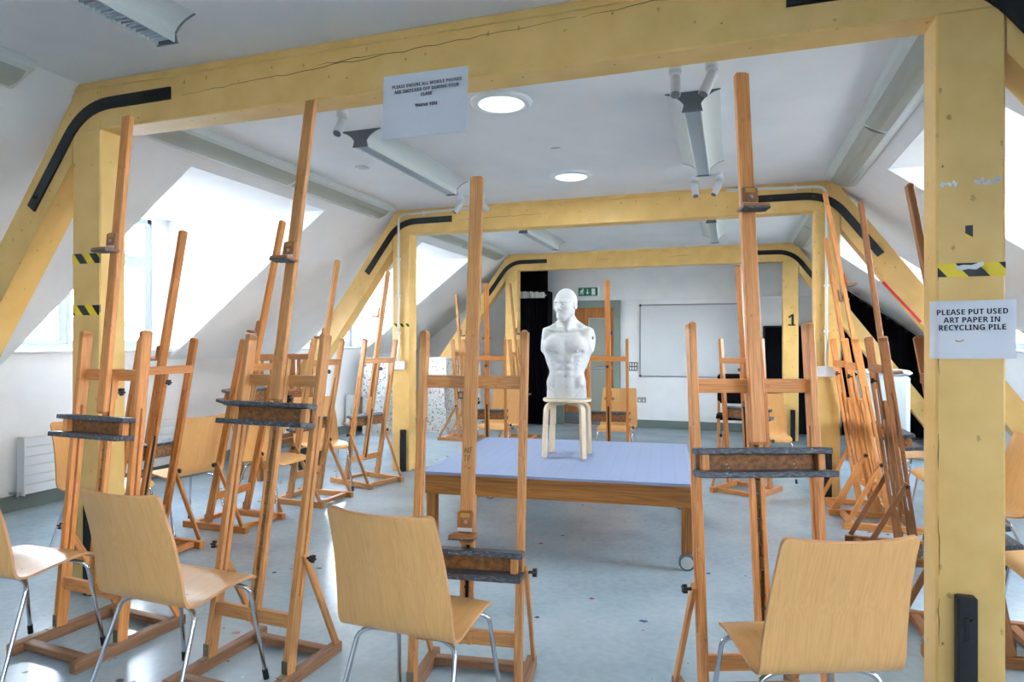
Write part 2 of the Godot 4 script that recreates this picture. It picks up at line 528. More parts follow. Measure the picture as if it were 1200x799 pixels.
func build_room():
	var st := mb()
	sbox(st, XL - 0.15, XR + 0.15, -0.12, 0.0, Z_NEAR - 0.15, Z_BACK + 0.15)
	var fl := part("floor", st, M.floor, self)
	fl.set_meta("kind", "structure")
	st = mb()
	sbox(st, XE - 0.02, mx(XE, 1) + 0.02, CEIL, CEIL + 0.15, Z_NEAR - 0.15, Z_BACK + 0.15)
	var ce := part("ceiling", st, M.ceiling, self)
	ce.set_meta("kind", "structure")
	st = mb()
	prism(st, [Vector2(-0.035, -0.008), Vector2(0.03, -0.010), Vector2(0.04, 0.004), Vector2(0.0, 0.011), Vector2(-0.038, 0.006)], 0.0, 0.0008)
	var rm := part("rust_mark", st, mat(Color(0.55, 0.47, 0.40), 0.8), ce)
	rm.position = V(-1.234, CEIL - 0.0003, 4.675)
	rm.rotation.x = PI / 2
	var xd := XL + (DORM_TOP - KNEE) / PITCH     # where the dormer ceiling meets the slope
	for side in 2:
		var dormers: Array = dormers_of(side)
		var w := struct_node("wall_left" if side == 0 else "wall_right")
		st = mb()
		sbox(st, XL - 0.12, XL, -0.1, KNEE + 0.0, Z_NEAR - 0.1, Z_BACK + 0.1, side)
		part("knee_wall", st, M.wall, w)
		st = mb()
		var z := Z_NEAR - 0.1
		var th := 0.16
		for d in dormers + [[Z_BACK + 0.1, 0]]:
			prism(st, mpoly([Vector2(XL - 0.12, KNEE - 0.09), Vector2(XL, KNEE), Vector2(XE, CEIL), Vector2(XE, CEIL + th), Vector2(XL - 0.12, KNEE - 0.09 + th)], side), -z, -d[0])
			if d[1] > 0:
				prism(st, mpoly([Vector2(xd, DORM_TOP), Vector2(XE, CEIL), Vector2(XE, CEIL + th), Vector2(xd - 0.1, DORM_TOP + th)], side), -d[0], -d[1])
			z = d[1]
		part("roof_slope", st, M.wall, w)
		for d in dormers:
			for e in 2:
				st = mb()
				var z0: float = d[e] + (0.008 if e == 0 else -0.008)
				var z1: float = d[e] + (-0.09 if e == 0 else 0.09)
				prism(st, mpoly([Vector2(XL - 0.12, KNEE - 0.0), Vector2(XL + 0.02, KNEE + 0.03), Vector2(xd, DORM_TOP), Vector2(xd, DORM_TOP + 0.1), Vector2(XL - 0.12, DORM_TOP + 0.1)], side), -min(z0, z1), -max(z0, z1))
				part("dormer_cheek", st, M.wall, w)
			st = mb()
			sbox(st, XL - 0.12, xd - 0.005, DORM_TOP, DORM_TOP + 0.1, d[0], d[1], side)
			part("dormer_ceiling", st, M.wall, w)
			st = mb()
			sbox(st, XL - 0.12, XL, KNEE, 1.30, d[0], d[1], side)
			sbox(st, XL - 0.12, XL, 1.30, DORM_TOP, d[0], d[0] + 0.06, side)
			sbox(st, XL - 0.12, XL, 1.30, DORM_TOP, d[1] - 0.2, d[1], side)
			part("dormer_front", st, M.wall, w)
		st = mb()
		sbox(st, XL, XL + 0.016, 0.0, 0.13, Z_NEAR, Z_BACK, side, 0.004)
		var bb := part("baseboard_left" if side == 0 else "baseboard_right", st, M.skirting, self)
		bb.set_meta("kind", "structure")
	# end walls
	for e in 2:
		st = mb()
		var pts := [Vector2(XL - 0.1, -0.1), Vector2(XL - 0.1, KNEE), Vector2(XE, CEIL + 0.1), Vector2(mx(XE, 1), CEIL + 0.1), Vector2(XR + 0.1, KNEE), Vector2(XR + 0.1, -0.1)]
		if e == 0:
			prism(st, pts, -Z_BACK, -Z_BACK - 0.12)
		else:
			prism(st, pts, -Z_NEAR + 0.12, -Z_NEAR)
		var wl := part("wall_back" if e == 0 else "wall_front", st, M.wall, self)
		wl.set_meta("kind", "structure")
	st = mb()
	sbox(st, -1.76, XR, 0.0, 0.13, Z_BACK - 0.016, Z_BACK, 0, 0.004)
	var b2 := part("baseboard_back", st, M.skirting, self)
	b2.set_meta("kind", "structure")
	# what shows beyond the left-hand panes: a pale parapet with a coping
	var pp := thing("parapet", "pale rendered parapet with a grey coping outside the left window", "parapet", V(-8.6, 0, 5.0))
	st = mb()
	box(st, Vector3(0, 0.78, 0), Vector3(0.4, 1.7, 7.0), 0.01)
	part("parapet_wall", st, M.white, pp)
	st = mb()
	box(st, Vector3(0, 1.68, 0), Vector3(0.52, 0.09, 7.1), 0.01)
	part("coping", st, M.ledge, pp)

func build_windows():
	var n := 0
	for side in 2:
		for d in dormers_of(side):
			n += 1
			var w := struct_node("window_%d" % n)  # includes the unseen windows of the added rear dormers, there for light
			var z0: float = d[0] + 0.06
			var z1: float = d[1] - 0.2
			var y0 := 1.325
			var y1 := 2.64
			var xf := XL - 0.05
			var st := mb()
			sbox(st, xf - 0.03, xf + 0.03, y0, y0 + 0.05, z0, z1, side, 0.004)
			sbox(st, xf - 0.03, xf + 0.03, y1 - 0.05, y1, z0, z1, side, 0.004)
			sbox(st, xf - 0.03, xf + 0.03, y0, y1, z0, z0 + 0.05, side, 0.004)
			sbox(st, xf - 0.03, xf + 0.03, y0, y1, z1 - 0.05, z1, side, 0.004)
			part("window_frame", st, M.upvc_shaded, w)
			var step := (z1 - z0 - 0.05) / 3.0
			for k in range(1, 3):
				st = mb()
				var zc := z0 + 0.025 + step * k
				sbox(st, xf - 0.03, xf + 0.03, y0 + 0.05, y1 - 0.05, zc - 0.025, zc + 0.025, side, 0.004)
				part("mullion", st, M.upvc_shaded, w)
			for k in 3:
				var za := z0 + 0.05 + step * k
				var zb := za + step - 0.05
				for lv in [[y0 + 0.05, 2.175], [2.225, y1 - 0.05]]:
					st = mb()
					var t := 0.035
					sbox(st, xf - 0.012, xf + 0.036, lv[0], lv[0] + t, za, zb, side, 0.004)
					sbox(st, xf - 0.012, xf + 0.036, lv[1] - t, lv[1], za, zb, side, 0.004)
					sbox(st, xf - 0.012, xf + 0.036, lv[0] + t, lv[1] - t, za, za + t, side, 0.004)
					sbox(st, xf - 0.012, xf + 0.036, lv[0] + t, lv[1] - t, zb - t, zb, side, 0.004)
					var ca := part("casement", st, M.upvc_shaded, w)
					st = mb()
					sbox(st, xf + 0.008, xf + 0.012, lv[0] + t, lv[1] - t, za + t, zb - t, side, 0.0004)
					part("pane", st, M.glass, ca)
				st = mb()
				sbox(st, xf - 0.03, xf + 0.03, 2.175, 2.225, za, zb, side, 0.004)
				part("transom", st, M.upvc_shaded, w)
			st = mb()
			sbox(st, XL - 0.02, XL + 0.06, 1.295, 1.325, d[0] + 0.005, d[1] - 0.005, side, 0.008)
			part("window_sill", st, M.white_gloss, w)

func crack_strip(parent: Node, pts: Array, zf: float):
	# a split in the timber: a thin ragged ribbon let into the face
	var st := mb()
	for i in pts.size() - 1:
		var a: Vector2 = pts[i]
		var b: Vector2 = pts[i + 1]
		var w0 := 0.0006 + 0.0011 * sin(PI * float(i) / (pts.size() - 1))
		var w1 := 0.0006 + 0.0011 * sin(PI * float(i + 1) / (pts.size() - 1))
		var nn := Vector2(a.y - b.y, b.x - a.x).normalized()
		var a0 := a - nn * w0
		var a1 := a + nn * w0
		var b0 := b - nn * w1
		var b1 := b + nn * w1
		quad(st, Vector3(a0.x, a0.y, zf), Vector3(a1.x, a1.y, zf), Vector3(b1.x, b1.y, zf), Vector3(b0.x, b0.y, zf), Vector3(0, 0, 1))
	part("crack", st, M.crack, parent)

func build_truss(i: int):
	var z: float = TRUSS_Z[i]
	var dp := 0.163
	var where: String = ["nearest, carrying two paper notices", "middle one, white conduit along its beam", "farthest, by the back wall"][i]
	var t := thing("timber_frame", "yellow roof timber frame with black straps, " + where, "timber frame", Vector3(0, 0, 0), 0, "yellow roof frames")
	# beam
	var st := mb()
	bar(st, V(-3.53, 2.6995, z + dp / 2), V(mx(-3.53, 1), 2.6995, z + dp / 2), 0.263, dp, Vector3.UP, 0.007)
	var beam := part("beam", st, M.yellow, t)
	st = mb()
	bar(st, V(-3.54, 2.812, z - 0.006), V(mx(-3.54, 1), 2.812, z - 0.006), 0.038, 0.014, Vector3.UP, 0.004)
	part("cornice", st, M.yellow, t)
	# ragged cracks along the grain
	var r := RandomNumberGenerator.new()
	r.seed = 90 + i
	var runs := [[-2.74, 2.69, -0.62, 2.765, 40], [-0.60, 2.765, 0.05, 2.80, 14], [-1.9, 2.735, -1.55, 2.742, 8]]
	if i == 1: runs = [[-2.75, 2.69, -1.75, 2.70, 26]]
	if i == 2: runs = [[-0.9, 2.70, -0.55, 2.715, 10], [-2.0, 2.70, -1.75, 2.705, 8]]
	for c in runs:
		var pts := []
		for k in c[4]:
			var f: float = float(k) / (c[4] - 1)
			pts.append(Vector2(lerpf(c[0], c[2], f), lerpf(c[1], c[3], f) + r.randf_range(-0.006, 0.006)))
		crack_strip(beam, pts, -z + 0.0006)
	for side in 2:
		# post with a vertical joint, brace running down to the foot of the wall
		st = mb()
		var px0 := -3.517
		var px1 := -3.307
		bar(st, V((mx(px0, side) + mx(px1, side)) / 2, 0.0, z + dp / 2), V((mx(px0, side) + mx(px1, side)) / 2, 2.572, z + dp / 2), px1 - px0, dp, Vector3.RIGHT, 0.007)
		var post := part("post", st, M.yellow, t)
		if i == 0 and side == 1:
			var xe := mx(px1, side) + 0.0075
			var pc := []
			for k in 46:
				pc.append(Vector2(xe + r.randf_range(-0.002, 0.003), 0.02 + k * 0.042))
			for sg in [[1, 5], [7, 12], [13, 19], [22, 26], [30, 36], [38, 40]]:
				crack_strip(post, pc.slice(sg[0], sg[1]), -z + 0.0005)
		st = mb()
		prism(st, mpoly([Vector2(-3.521, 2.76), Vector2(-5.54, 0.0), Vector2(-5.284, 0.0), Vector2(-3.521, 2.405)], side), -z - dp + 0.002, -z - 0.002)
		part("brace", st, M.yellow, t)
		# bent iron strap from beam to brace
		var c := bend([Vector3(-2.81, 2.706, 0), Vector3(-3.43, 2.702, 0), Vector3(-3.834, 2.160, 0)], 0.20, 8)
		st = mb()
		for k in c.size() - 1:
			var n0 := _perp(c, k)
			var n1 := _perp(c, k + 1)
			var a: Vector3 = c[k]
			var b: Vector3 = c[k + 1]
			var hw := 0.032
			prism(st, mpoly([Vector2(a.x, a.y) + n0 * hw, Vector2(b.x, b.y) + n1 * hw, Vector2(b.x, b.y) - n1 * hw, Vector2(a.x, a.y) - n0 * hw], side), -z - 0.001, -z + 0.011)
		var strap := part("strap", st, M.black, t)
		st = mb()
		for b3 in [Vector2(-2.95, 2.706), Vector2(-3.30, 2.703), Vector2(-3.60, 2.475), Vector2(-3.79, 2.22)]:
			var x := mx(b3.x, side)
			st = mb()
			tube(st, [V(x, b3.y, z - 0.010), V(x, b3.y, z - 0.020)], 0.013, 0.011, 6)
			tube(st, [V(x, b3.y, z - 0.018), V(x, b3.y, z - 0.030)], 0.006, 0.005, 6)
			part("bolt", st, M.black_rail, strap)
		# iron shoe at the foot
		st = mb()
		var fx: float = [[-3.35, 0.778], [-3.372, 0.803], [-3.38, 0.826]][i][side]
		box(st, V(fx, 0.235 + (0.02 if i == 0 else -0.01), z - 0.021), Vector3(0.062, 0.47 + (0.04 if i == 0 else -0.02), 0.042), 0.006)
		var shoe := part("foot_block", st, M.black_rail, t)
		st = mb()
		box(st, V(fx - 0.006, 0.40, z - 0.047), Vector3(0.016, 0.09, 0.012), 0.005)
		tube(st, [V(fx + 0.012, 0.43, z - 0.042), V(fx + 0.012, 0.43, z - 0.052)], 0.008, 0.007, 8)
		part("bolt", st, M.knob, shoe)
	# joint lines at the post heads of the nearest frame
	if i == 0:
		crack_strip(beam, [Vector2(-3.309, 2.56), Vector2(-3.308, 2.62)], -z + 0.0006)
		crack_strip(beam, [Vector2(-3.308, 2.72), Vector2(-3.309, 2.79)], -z + 0.0006)

func _perp(c: Array, k: int) -> Vector2:
	var a: Vector3 = c[max(k - 1, 0)]
	var b: Vector3 = c[min(k + 1, c.size() - 1)]
	var d := Vector2(b.x - a.x, b.y - a.y).normalized()
	return Vector2(-d.y, d.x)

# ------------------------------------------------------------------ lamps, spotlights and trunking on the ceiling
func luminaire(x: float, z0: float, z1: float, label: String):
	var t := thing("ceiling_light", label, "ceiling light", V(x, CEIL, (z0 + z1) / 2), 0, "batwing strip lights")
	var L := (z1 - z0)
	var hl := L / 2
	# curved reflector wings as one extruded body
	var prof := [Vector2(-0.152, 0.0), Vector2(0.152, 0.0)]
	var arc := []
	for k in 9:
		var f := k / 8.0
		var a := f * PI / 2
		arc.append(Vector2(0.150 - 0.105 * lerpf(sin(a), f, 0.45), -0.004 - 0.072 * lerpf(1.0 - cos(a), f, 0.45)))
	var body := [Vector2(-0.150, -0.001)]
	for k in 9:
		body.append(Vector2(-arc[k].x, arc[k].y))
	for k in range(8, -1, -1):
		body.append(arc[k])
	body.append(Vector2(0.150, -0.001))
	var st := mb()
	prism(st, body, -hl + 0.006, hl - 0.006)
	part("reflector", st, M.fitting, t)
	st = mb()
	for s in [-1, 1]:
		bar(st, Vector3(s * 0.047, -0.092, -hl + 0.006), Vector3(s * 0.047, -0.092, hl - 0.006), 0.008, 0.045, Vector3.RIGHT, 0.002)
	part("channel", st, M.fitting, t)
	st = mb()
	var nl := int(L / 0.024)
	for k in nl:
		var zz := -hl + 0.03 + (L - 0.06) * k / (nl - 1)
		box(st, Vector3(0, -0.104, zz), Vector3(0.086, 0.012, 0.005), 0.0008)
	box(st, Vector3(0, -0.094, 0), Vector3(0.086, 0.004, L - 0.02), 0.0008)
	part("louvre", st, M.louvre, t)
	st = mb()
	tube(st, [Vector3(0, -0.083, -hl + 0.02), Vector3(0, -0.083, hl - 0.02)], 0.008)
	part("lamp_tube", st, M.white, t)
	for s in [-1, 1]:
		st = mb()
		var e := []
		for p in body:
			e.append(Vector2(p.x * 1.03, p.y))
		var ch := []
		for p in e:
			ch.append(p)
		prism(st, ch, s * hl - 0.005, s * hl + 0.005)
		prism(st, [Vector2(-0.046, -0.07), Vector2(0.046, -0.07), Vector2(0.058, -0.116), Vector2(-0.058, -0.116)], s * hl - 0.005, s * hl + 0.005)
		part("end_plate", st, M.fitting_dark, t)

func batten(side: int, z0: float, z1: float, label: String):
	var t := thing("batten_light", label, "strip light", Vector3.ZERO, 0, "strip lights along the eaves")
	var st := mb()
	prism(st, mpoly([Vector2(-3.365, 2.829), Vector2(-3.375, 2.785), Vector2(-3.395, 2.775), Vector2(-3.535, 2.705), Vector2(-3.556, 2.705), Vector2(-3.598, 2.718), Vector2(-3.452, 2.829)], side), -z1, -z0)
	part("housing", st, M.fitting, t)
	var n := 2
	for k in n:
		var a := lerpf(z0, z1, float(k) / n) + 0.025
		var b := lerpf(z0, z1, float(k + 1) / n) - 0.025
		st = mb()
		var arc := []
		for j in 7:
			var f: float = j / 6.0
			arc.append(Vector2(lerpf(-3.403, -3.532, f), lerpf(2.772, 2.707, f)) + Vector2(0.47, -0.88) * 0.016 * sin(PI * f))
		arc.append(Vector2(-3.53, 2.712))
		arc.append(Vector2(-3.41, 2.772))
		prism(st, mpoly(arc, side), -b, -a)
		part("diffuser", st, M.diffuser, t)

func spot_pair(xa: float, xb: float, z: float, aim_a: Vector3, aim_b: Vector3, label: String):
	var t := thing("spotlight_bar", label, "spotlight", V((xa + xb) / 2, CEIL, z), 0, "twin spotlight bars")
	var w := xb - xa
	var st := mb()
	bar(st, Vector3(-w / 2, -0.012, 0), Vector3(w / 2, -0.012, 0), 0.030, 0.020, Vector3.BACK, 0.003)
	part("bar", st, M.white_gloss, t)
	var k := 0
	for aim in [aim_a, aim_b]:
		var x: float = -w / 2 if k == 0 else w / 2
		k += 1
		st = mb()
		lathe(st, Vector3(x, 0, 0), [Vector2(0, -0.052), Vector2(0.030, -0.050), Vector2(0.034, -0.045), Vector2(0.034, -0.030), Vector2(0.030, -0.026), Vector2(0.030, -0.001), Vector2(0, -0.001)], 18)
		part("mount", st, M.white_gloss, t)
		st = mb()
		lathe(st, Vector3(x, 0, 0), [Vector2(0, -0.070), Vector2(0.030, -0.068), Vector2(0.033, -0.064), Vector2(0.033, -0.052), Vector2(0, -0.052)], 18)
		tube(st, [Vector3(x, -0.065, 0), Vector3(x, -0.10, 0)], 0.007)
		part("swivel", st, M.spot, t)
		var d: Vector3 = aim.normalized()
		var p := Vector3(x, -0.095, 0)
		st = mb()
		tube(st, [p - d * 0.01, p, p + d * 0.105, p + d * 0.108], 0.027, 0.027, 18)
		part("lamp_head", st, M.spot, t)
		st = mb()
		tube(st, [p + d * 0.104, p + d * 0.112], 0.022, 0.022, 16)
		part("lamp_lens", st, M.fitting_dark, t)

func build_ceiling_fittings():
	var ranges := [[0.70, 2.27, "over the camera, beyond the near beam"], [3.87, 5.40, "between the near and middle beams"], [7.52, 9.05, "between the middle and far beams"]]
	var where := ["left white batwing strip light in front of the nearest yellow beam", "left white batwing strip light behind the hanging phone notice", "left white batwing strip light between the middle and farthest yellow beams", "right white batwing strip light in front of the nearest yellow beam", "right white batwing strip light beside the tallest easel mast", "right white batwing strip light between the middle and farthest yellow beams"]
	for s in 2:
		for k in 3:
			if s == 1 and k == 0:
				continue
			luminaire(-2.385 if s == 0 else -0.215, ranges[k][0], ranges[k][1], where[s * 3 + k])
	var bw := ["long grey eaves strip light at the top left before the nearest frame", "long grey eaves strip light above the left dormer, nearest to middle frame", "long grey eaves strip light on the left beyond the middle frame", "", "long grey eaves strip light above the right dormer, beside the near post", "long grey eaves strip light on the right beyond the middle frame"]
	var bz := [[-0.6, 2.39], [3.1, 6.12], [6.75, 9.78]]
	for s in 2:
		for k in 3:
			if bw[s * 3 + k] != "":
				batten(s, bz[k][0], bz[k][1], bw[s * 3 + k])
	# two round lit ceiling domes
	var k := 0
	for z in [3.68, 5.48]:
		var t := thing("ceiling_dome", ["round white glowing ceiling dome beside the hanging phone notice", "round white glowing ceiling dome nearer the middle yellow beam"][k], "ceiling light", V(XM, CEIL, z), 0, "round ceiling domes")
		k += 1
		var st := mb()
		lathe(st, Vector3.ZERO, [Vector2(0.138, -0.018), Vector2(0.150, -0.024), Vector2(0.168, -0.022), Vector2(0.182, -0.012), Vector2(0.186, -0.001)], 48)
		part("trim_ring", st, M.white_gloss, t)
		st = mb()
		lathe(st, Vector3.ZERO, [Vector2(0.0, -0.034), Vector2(0.06, -0.032), Vector2(0.11, -0.026), Vector2(0.142, -0.016)], 48)
		part("lamp_lens", st, M.dome, t)
		var l := AreaLight3D.new()
		l.name = "dome_light"
		l.area_size = Vector2(0.26, 0.26)
		l.light_color = Color(0.95, 1.0, 0.98)
		l.light_energy = 0.6
		l.area_range = 14.0
		l.shadow_enabled = true
		l.position = Vector3(0, -0.04, 0)
		l.rotation_degrees.x = -90
		t.add_child(l)
	var t := thing("smoke_sensor", "small square white sensor on the ceiling left of the strip light", "sensor", V(-2.87, CEIL, 4.68))
	var st := mb()
	box(st, Vector3(0, -0.008, 0), Vector3(0.085, 0.016, 0.085), 0.004)
	part("plate", st, M.white_gloss, t)
	st = mb()
	lathe(st, Vector3(0, 0, 0), [Vector2(0, -0.03), Vector2(0.02, -0.027), Vector2(0.03, -0.016)], 16)
	part("lens", st, M.white, t)
	spot_pair(-0.275, -0.095, 3.43, Vector3(0.05, -1, 0.55), Vector3(-0.42, -1, 0.25), "twin silver spotlights behind the near beam, beside the tallest mast")
	spot_pair(-2.50, -2.255, 3.45, Vector3(0.0, -1, 0.0), Vector3(0.05, -0.8, 0.55), "twin silver spotlights behind the near beam on the left")
	spot_pair(-0.30, -0.10, 5.80, Vector3(0.1, -1, 0.5), Vector3(-0.5, -1, 0.4), "twin silver spotlights above the middle beam on the right")
	spot_pair(-2.49, -2.28, 5.85, Vector3(-0.5, -0.9, 0.5), Vector3(0.3, -0.5, -0.8), "twin silver spotlights above the middle beam on the left")
	# white conduit down the middle frame to two socket boxes
	for s in 2:
		var x := -3.425 if s == 0 else 0.79
		var xe := -2.45 if s == 0 else -0.05
		var c := thing("conduit", ["white cable conduit bending down the middle frame's left post", "white cable conduit bending down the middle frame's right post"][s], "conduit", Vector3.ZERO, 0, "white conduits")
		st = mb()
		var zf := 6.364 - 0.034
		tube(st, bend([V(xe, 2.80, zf), V(x, 2.775, zf), V(x, 1.19, zf)], 0.09, 6), 0.0125, -1, 10)
		part("pipe", st, M.white_gloss, c)
		st = mb()
		for q in [[x, 2.3], [x, 1.9], [x, 1.5]]:
			box(st, V(q[0], q[1], zf + 0.006), Vector3(0.045, 0.022, 0.03), 0.004)
		for q in [0.3, 0.7]:
			box(st, V(lerpf(xe, x, q), lerpf(2.80, 2.775, q), zf + 0.006), Vector3(0.022, 0.045, 0.03), 0.004)
		part("clips", st, M.white_gloss, c)
		var b := thing("socket_box", ["white socket box on the middle frame's left post", "white socket box on the middle frame's right post"][s], "socket", V(x, 1.145, 6.364 - 0.024), 0, "post socket boxes")
		st = mb()
		box(st, Vector3(0, 0, 0), Vector3(0.145, 0.09, 0.045), 0.005)
		part("box", st, M.white_gloss, b)
		st = mb()
		for q in [-0.036, 0.036]:
			box(st, Vector3(q, 0.018, 0.023), Vector3(0.014, 0.02, 0.004), 0.001)
		part("switch", st, M.white, b)

# ------------------------------------------------------------------ the back wall
func text_mesh(words: String, height: float, depth := 0.0008, bold := true) -> TextMesh:
	var tm := TextMesh.new()
	var f := SystemFont.new()
	f.font_names = PackedStringArray(["Droid Sans"])
	if bold: f.font_weight = 700
	tm.font = f
	tm.text = words
	tm.font_size = 64
	tm.pixel_size = height / 46.0
	tm.depth = depth
	tm.horizontal_alignment = HORIZONTAL_ALIGNMENT_CENTER
	return tm

func folds(st: SurfaceTool, x0: float, x1: float, y0: float, ytop: Callable, z: float, n: int, amp: float, seed_: int):
	var r := RandomNumberGenerator.new()
	r.seed = seed_
	var cols := n * 8
	var ph := r.randf() * 6.0
	var offs := []
	for i in cols + 1:
		var f := float(i) / cols
		offs.append(amp * (sin(f * n * TAU + ph + 0.8 * sin(f * 5.0)) + 0.4 * sin(f * n * 2.3 * TAU + ph * 2.0)))
	var rows := 6
	for side in 2:
		st.set_smooth_group(side)
		for i in cols:
			for j in rows:
				var P := []
				for e in [[i, j], [i + 1, j], [i + 1, j + 1], [i, j + 1]]:
					var x := lerpf(x0, x1, float(e[0]) / cols)
					var yt: float = ytop.call(x)
					var fj := float(e[1]) / rows
					P.append(Vector3(x, lerpf(y0, yt, fj), -z + offs[e[0]] * (0.75 + 0.35 * (1.0 - fj)) - side * 0.006))
				var o := [0, 2, 1, 0, 3, 2] if side == 0 else [0, 1, 2, 0, 2, 3]
				for q in o:
					st.set_uv(Vector2(P[q].x, P[q].y))
					st.add_vertex(P[q])
	st.index()
	st.generate_normals()

func build_back_wall():
	var d := struct_node("door_1")
	var z := Z_BACK
	var st := mb()
	box(st, V(-2.79, 1.055, z - 0.03), Vector3(0.13, 2.11, 0.06), 0.006)
	box(st, V(-1.815, 1.055, z - 0.03), Vector3(0.11, 2.11, 0.06), 0.006)
	box(st, V(-2.30, 2.05, z - 0.03), Vector3(0.86, 0.12, 0.058), 0.006)
	part("door_frame", st, M.frame_green, d)
	st = mb()
	box(st, V(-2.295, 1.0, z - 0.014), Vector3(0.845, 1.98, 0.026), 0.003)
	var leaf := part("door_leaf", st, M.door_wood, d)
	st = mb()
	box(st, V(-2.14, 1.0, z - 0.029), Vector3(0.30, 1.60, 0.008), 0.002)
	part("vision_panel", st, M.blind, leaf)
	st = mb()
	for e in [[-2.14, 1.81, 0.32, 0.02], [-2.14, 0.20, 0.32, 0.02], [-2.295, 1.0, 0.02, 1.62], [-1.985, 1.0, 0.02, 1.62]]:
		box(st, V(e[0], e[1], z - 0.032), Vector3(e[2], e[3], 0.012), 0.003)
	part("panel_bead", st, M.steel, leaf)
	st = mb()
	box(st, V(-2.2, 0.98, z - 0.05), Vector3(0.62, 0.05, 0.04), 0.008)
	part("push_bar", st, M.steel, leaf)
	st = mb()
	box(st, V(-2.295, 0.12, z - 0.029), Vector3(0.82, 0.20, 0.004), 0.001)
	part("kick_plate", st, M.kick, leaf)
	st = mb()
	tube(st, [V(-1.925, 1.56, z - 0.027), V(-1.925, 1.56, z - 0.031)], 0.035, -1, 20)
	part("sign_disc", st, M.blue_sign, leaf)
	# ledge along the wall at door height
	st = mb()
	bar(st, V(-1.755, 2.115, z - 0.012), V(1.5, 2.13, z - 0.012), 0.026, 0.024, Vector3.UP, 0.003)
	var tr := part("trim_1", st, M.wall, self)
	tr.set_meta("kind", "structure")
	# green exit sign: running figure, arrow and door
	var ex := thing("exit_sign", "green and white exit sign with running figure above the door", "exit sign", V(-2.31, 2.262, z))
	st = mb()
	box(st, Vector3(0, 0, 0.018), Vector3(0.37, 0.185, 0.036), 0.006)
	part("case", st, M.white_gloss, ex)
	st = mb()
	box(st, Vector3(0, 0, 0.038), Vector3(0.335, 0.142, 0.004), 0.001)
	part("panel", st, M.exit_green, ex)
	st = mb()
	var zz := 0.0405
	# figure
	tube(st, [Vector3(-0.085, 0.040, zz), Vector3(-0.085, 0.040, zz + 0.002)], 0.013, -1, 14)
	for seg in [[[-0.092, 0.026], [-0.106, -0.008], 0.022], [[-0.104, -0.006], [-0.082, -0.022], 0.013], [[-0.082, -0.022], [-0.088, -0.05], 0.012], [[-0.106, -0.008], [-0.122, -0.034], 0.013], [[-0.122, -0.034], [-0.146, -0.036], 0.011], [[-0.09, 0.022], [-0.066, 0.004], 0.010], [[-0.096, 0.022], [-0.128, 0.012], 0.010], [[-0.128, 0.012], [-0.134, -0.008], 0.009]]:
		bar(st, Vector3(seg[0][0], seg[0][1], zz + 0.001), Vector3(seg[1][0], seg[1][1], zz + 0.001), seg[2], 0.002, Vector3(-(seg[1][1] - seg[0][1]), seg[1][0] - seg[0][0], 0), 0.0005)
	part("running_figure", st, M.white, ex)
	st = mb()
	box(st, Vector3(-0.005, 0.014, zz + 0.001), Vector3(0.014, 0.06, 0.002), 0.0005)
	prism(st, [Vector2(-0.034, -0.010), Vector2(0.024, -0.010), Vector2(-0.005, -0.046)], zz, zz + 0.002)
	part("arrow", st, M.white, ex)
	st = mb()
	box(st, Vector3(0.095, -0.002, zz + 0.001), Vector3(0.062, 0.108, 0.002), 0.0005)
	part("doorway", st, M.white, ex)
	# whiteboard
	var wb := thing("whiteboard", "large blank whiteboard with a thin metal frame on the back wall", "whiteboard", V(-0.64, 1.435, z))
	st = mb()
	box(st, Vector3(0, 0, 0.012), Vector3(1.58, 1.16, 0.016), 0.002)
	part("panel", st, M.board, wb)
	st = mb()
	for e in [[0, 0.585, 1.61, 0.022], [0, -0.585, 1.61, 0.022], [-0.795, 0, 0.02, 1.16], [0.795, 0, 0.02, 1.16]]:
		box(st, Vector3(e[0], e[1], 0.013), Vector3(e[2], e[3], 0.024), 0.004)
	part("frame", st, M.steel, wb)
	st = mb()
	for sx in [-1, 1]:
		for sy in [-1, 1]:
			box(st, Vector3(sx * 0.793, sy * 0.583, 0.014), Vector3(0.034, 0.034, 0.03), 0.006)
	part("corner_cap", st, M.knob, wb)
	# switch plate with six rockers, and a twin socket
	var sw := thing("switch_plate", "grey plate of six rocker switches beside the whiteboard", "switch", V(-1.55, 1.005, z))
	st = mb()
	box(st, Vector3(0, 0, 0.006), Vector3(0.14, 0.145, 0.012), 0.003)
	part("plate", st, M.fitting_dark, sw)
	for k in 6:
		st = mb()
		box(st, Vector3(-0.042 + 0.042 * (k % 3), 0.033 - 0.066 * (k / 3), 0.014), Vector3(0.026, 0.044, 0.008), 0.002)
		part("rocker", st, M.white, sw)
	var so := thing("wall_socket", "silver twin wall socket low under the whiteboard", "socket", V(-1.41, 0.455, z))
	st = mb()
	box(st, Vector3(0, 0, 0.006), Vector3(0.146, 0.086, 0.012), 0.003)
	part("plate", st, M.steel, so)
	st = mb()
	for k in [-0.036, 0.036]:
		box(st, Vector3(k, -0.008, 0.013), Vector3(0.03, 0.036, 0.004), 0.001)
	part("outlet", st, M.white, so)
	# black corner behind the far left post: dark screen, curtain with a white gathered heading
	var cu := thing("curtain", "black curtain with white gathered heading left of the door", "curtain", V(0, 0, 0), 0)
	st = mb()
	folds(st, -3.47, -2.935, 0.02, func(_x): return 2.18, 10.62, 9, 0.016, 5)
	part("cloth", st, M.black_cloth, cu)
	st = mb()
	folds(st, -3.47, -2.985, 2.15, func(x): return 2.262 - 0.06 * (x + 3.3) + 0.006 * sin(x * 60.0), 10.585, 13, 0.022, 6)
	part("heading", st, M.white_cloth, cu)
	st = mb()
	tube(st, [V(-3.48, 2.235, 10.625), V(-2.93, 2.215, 10.625)], 0.011)
	part("rail", st, M.black_rail, cu)
	var sc := thing("screen", "matt black upper screen above the left curtain", "screen", Vector3.ZERO)
	st = mb()
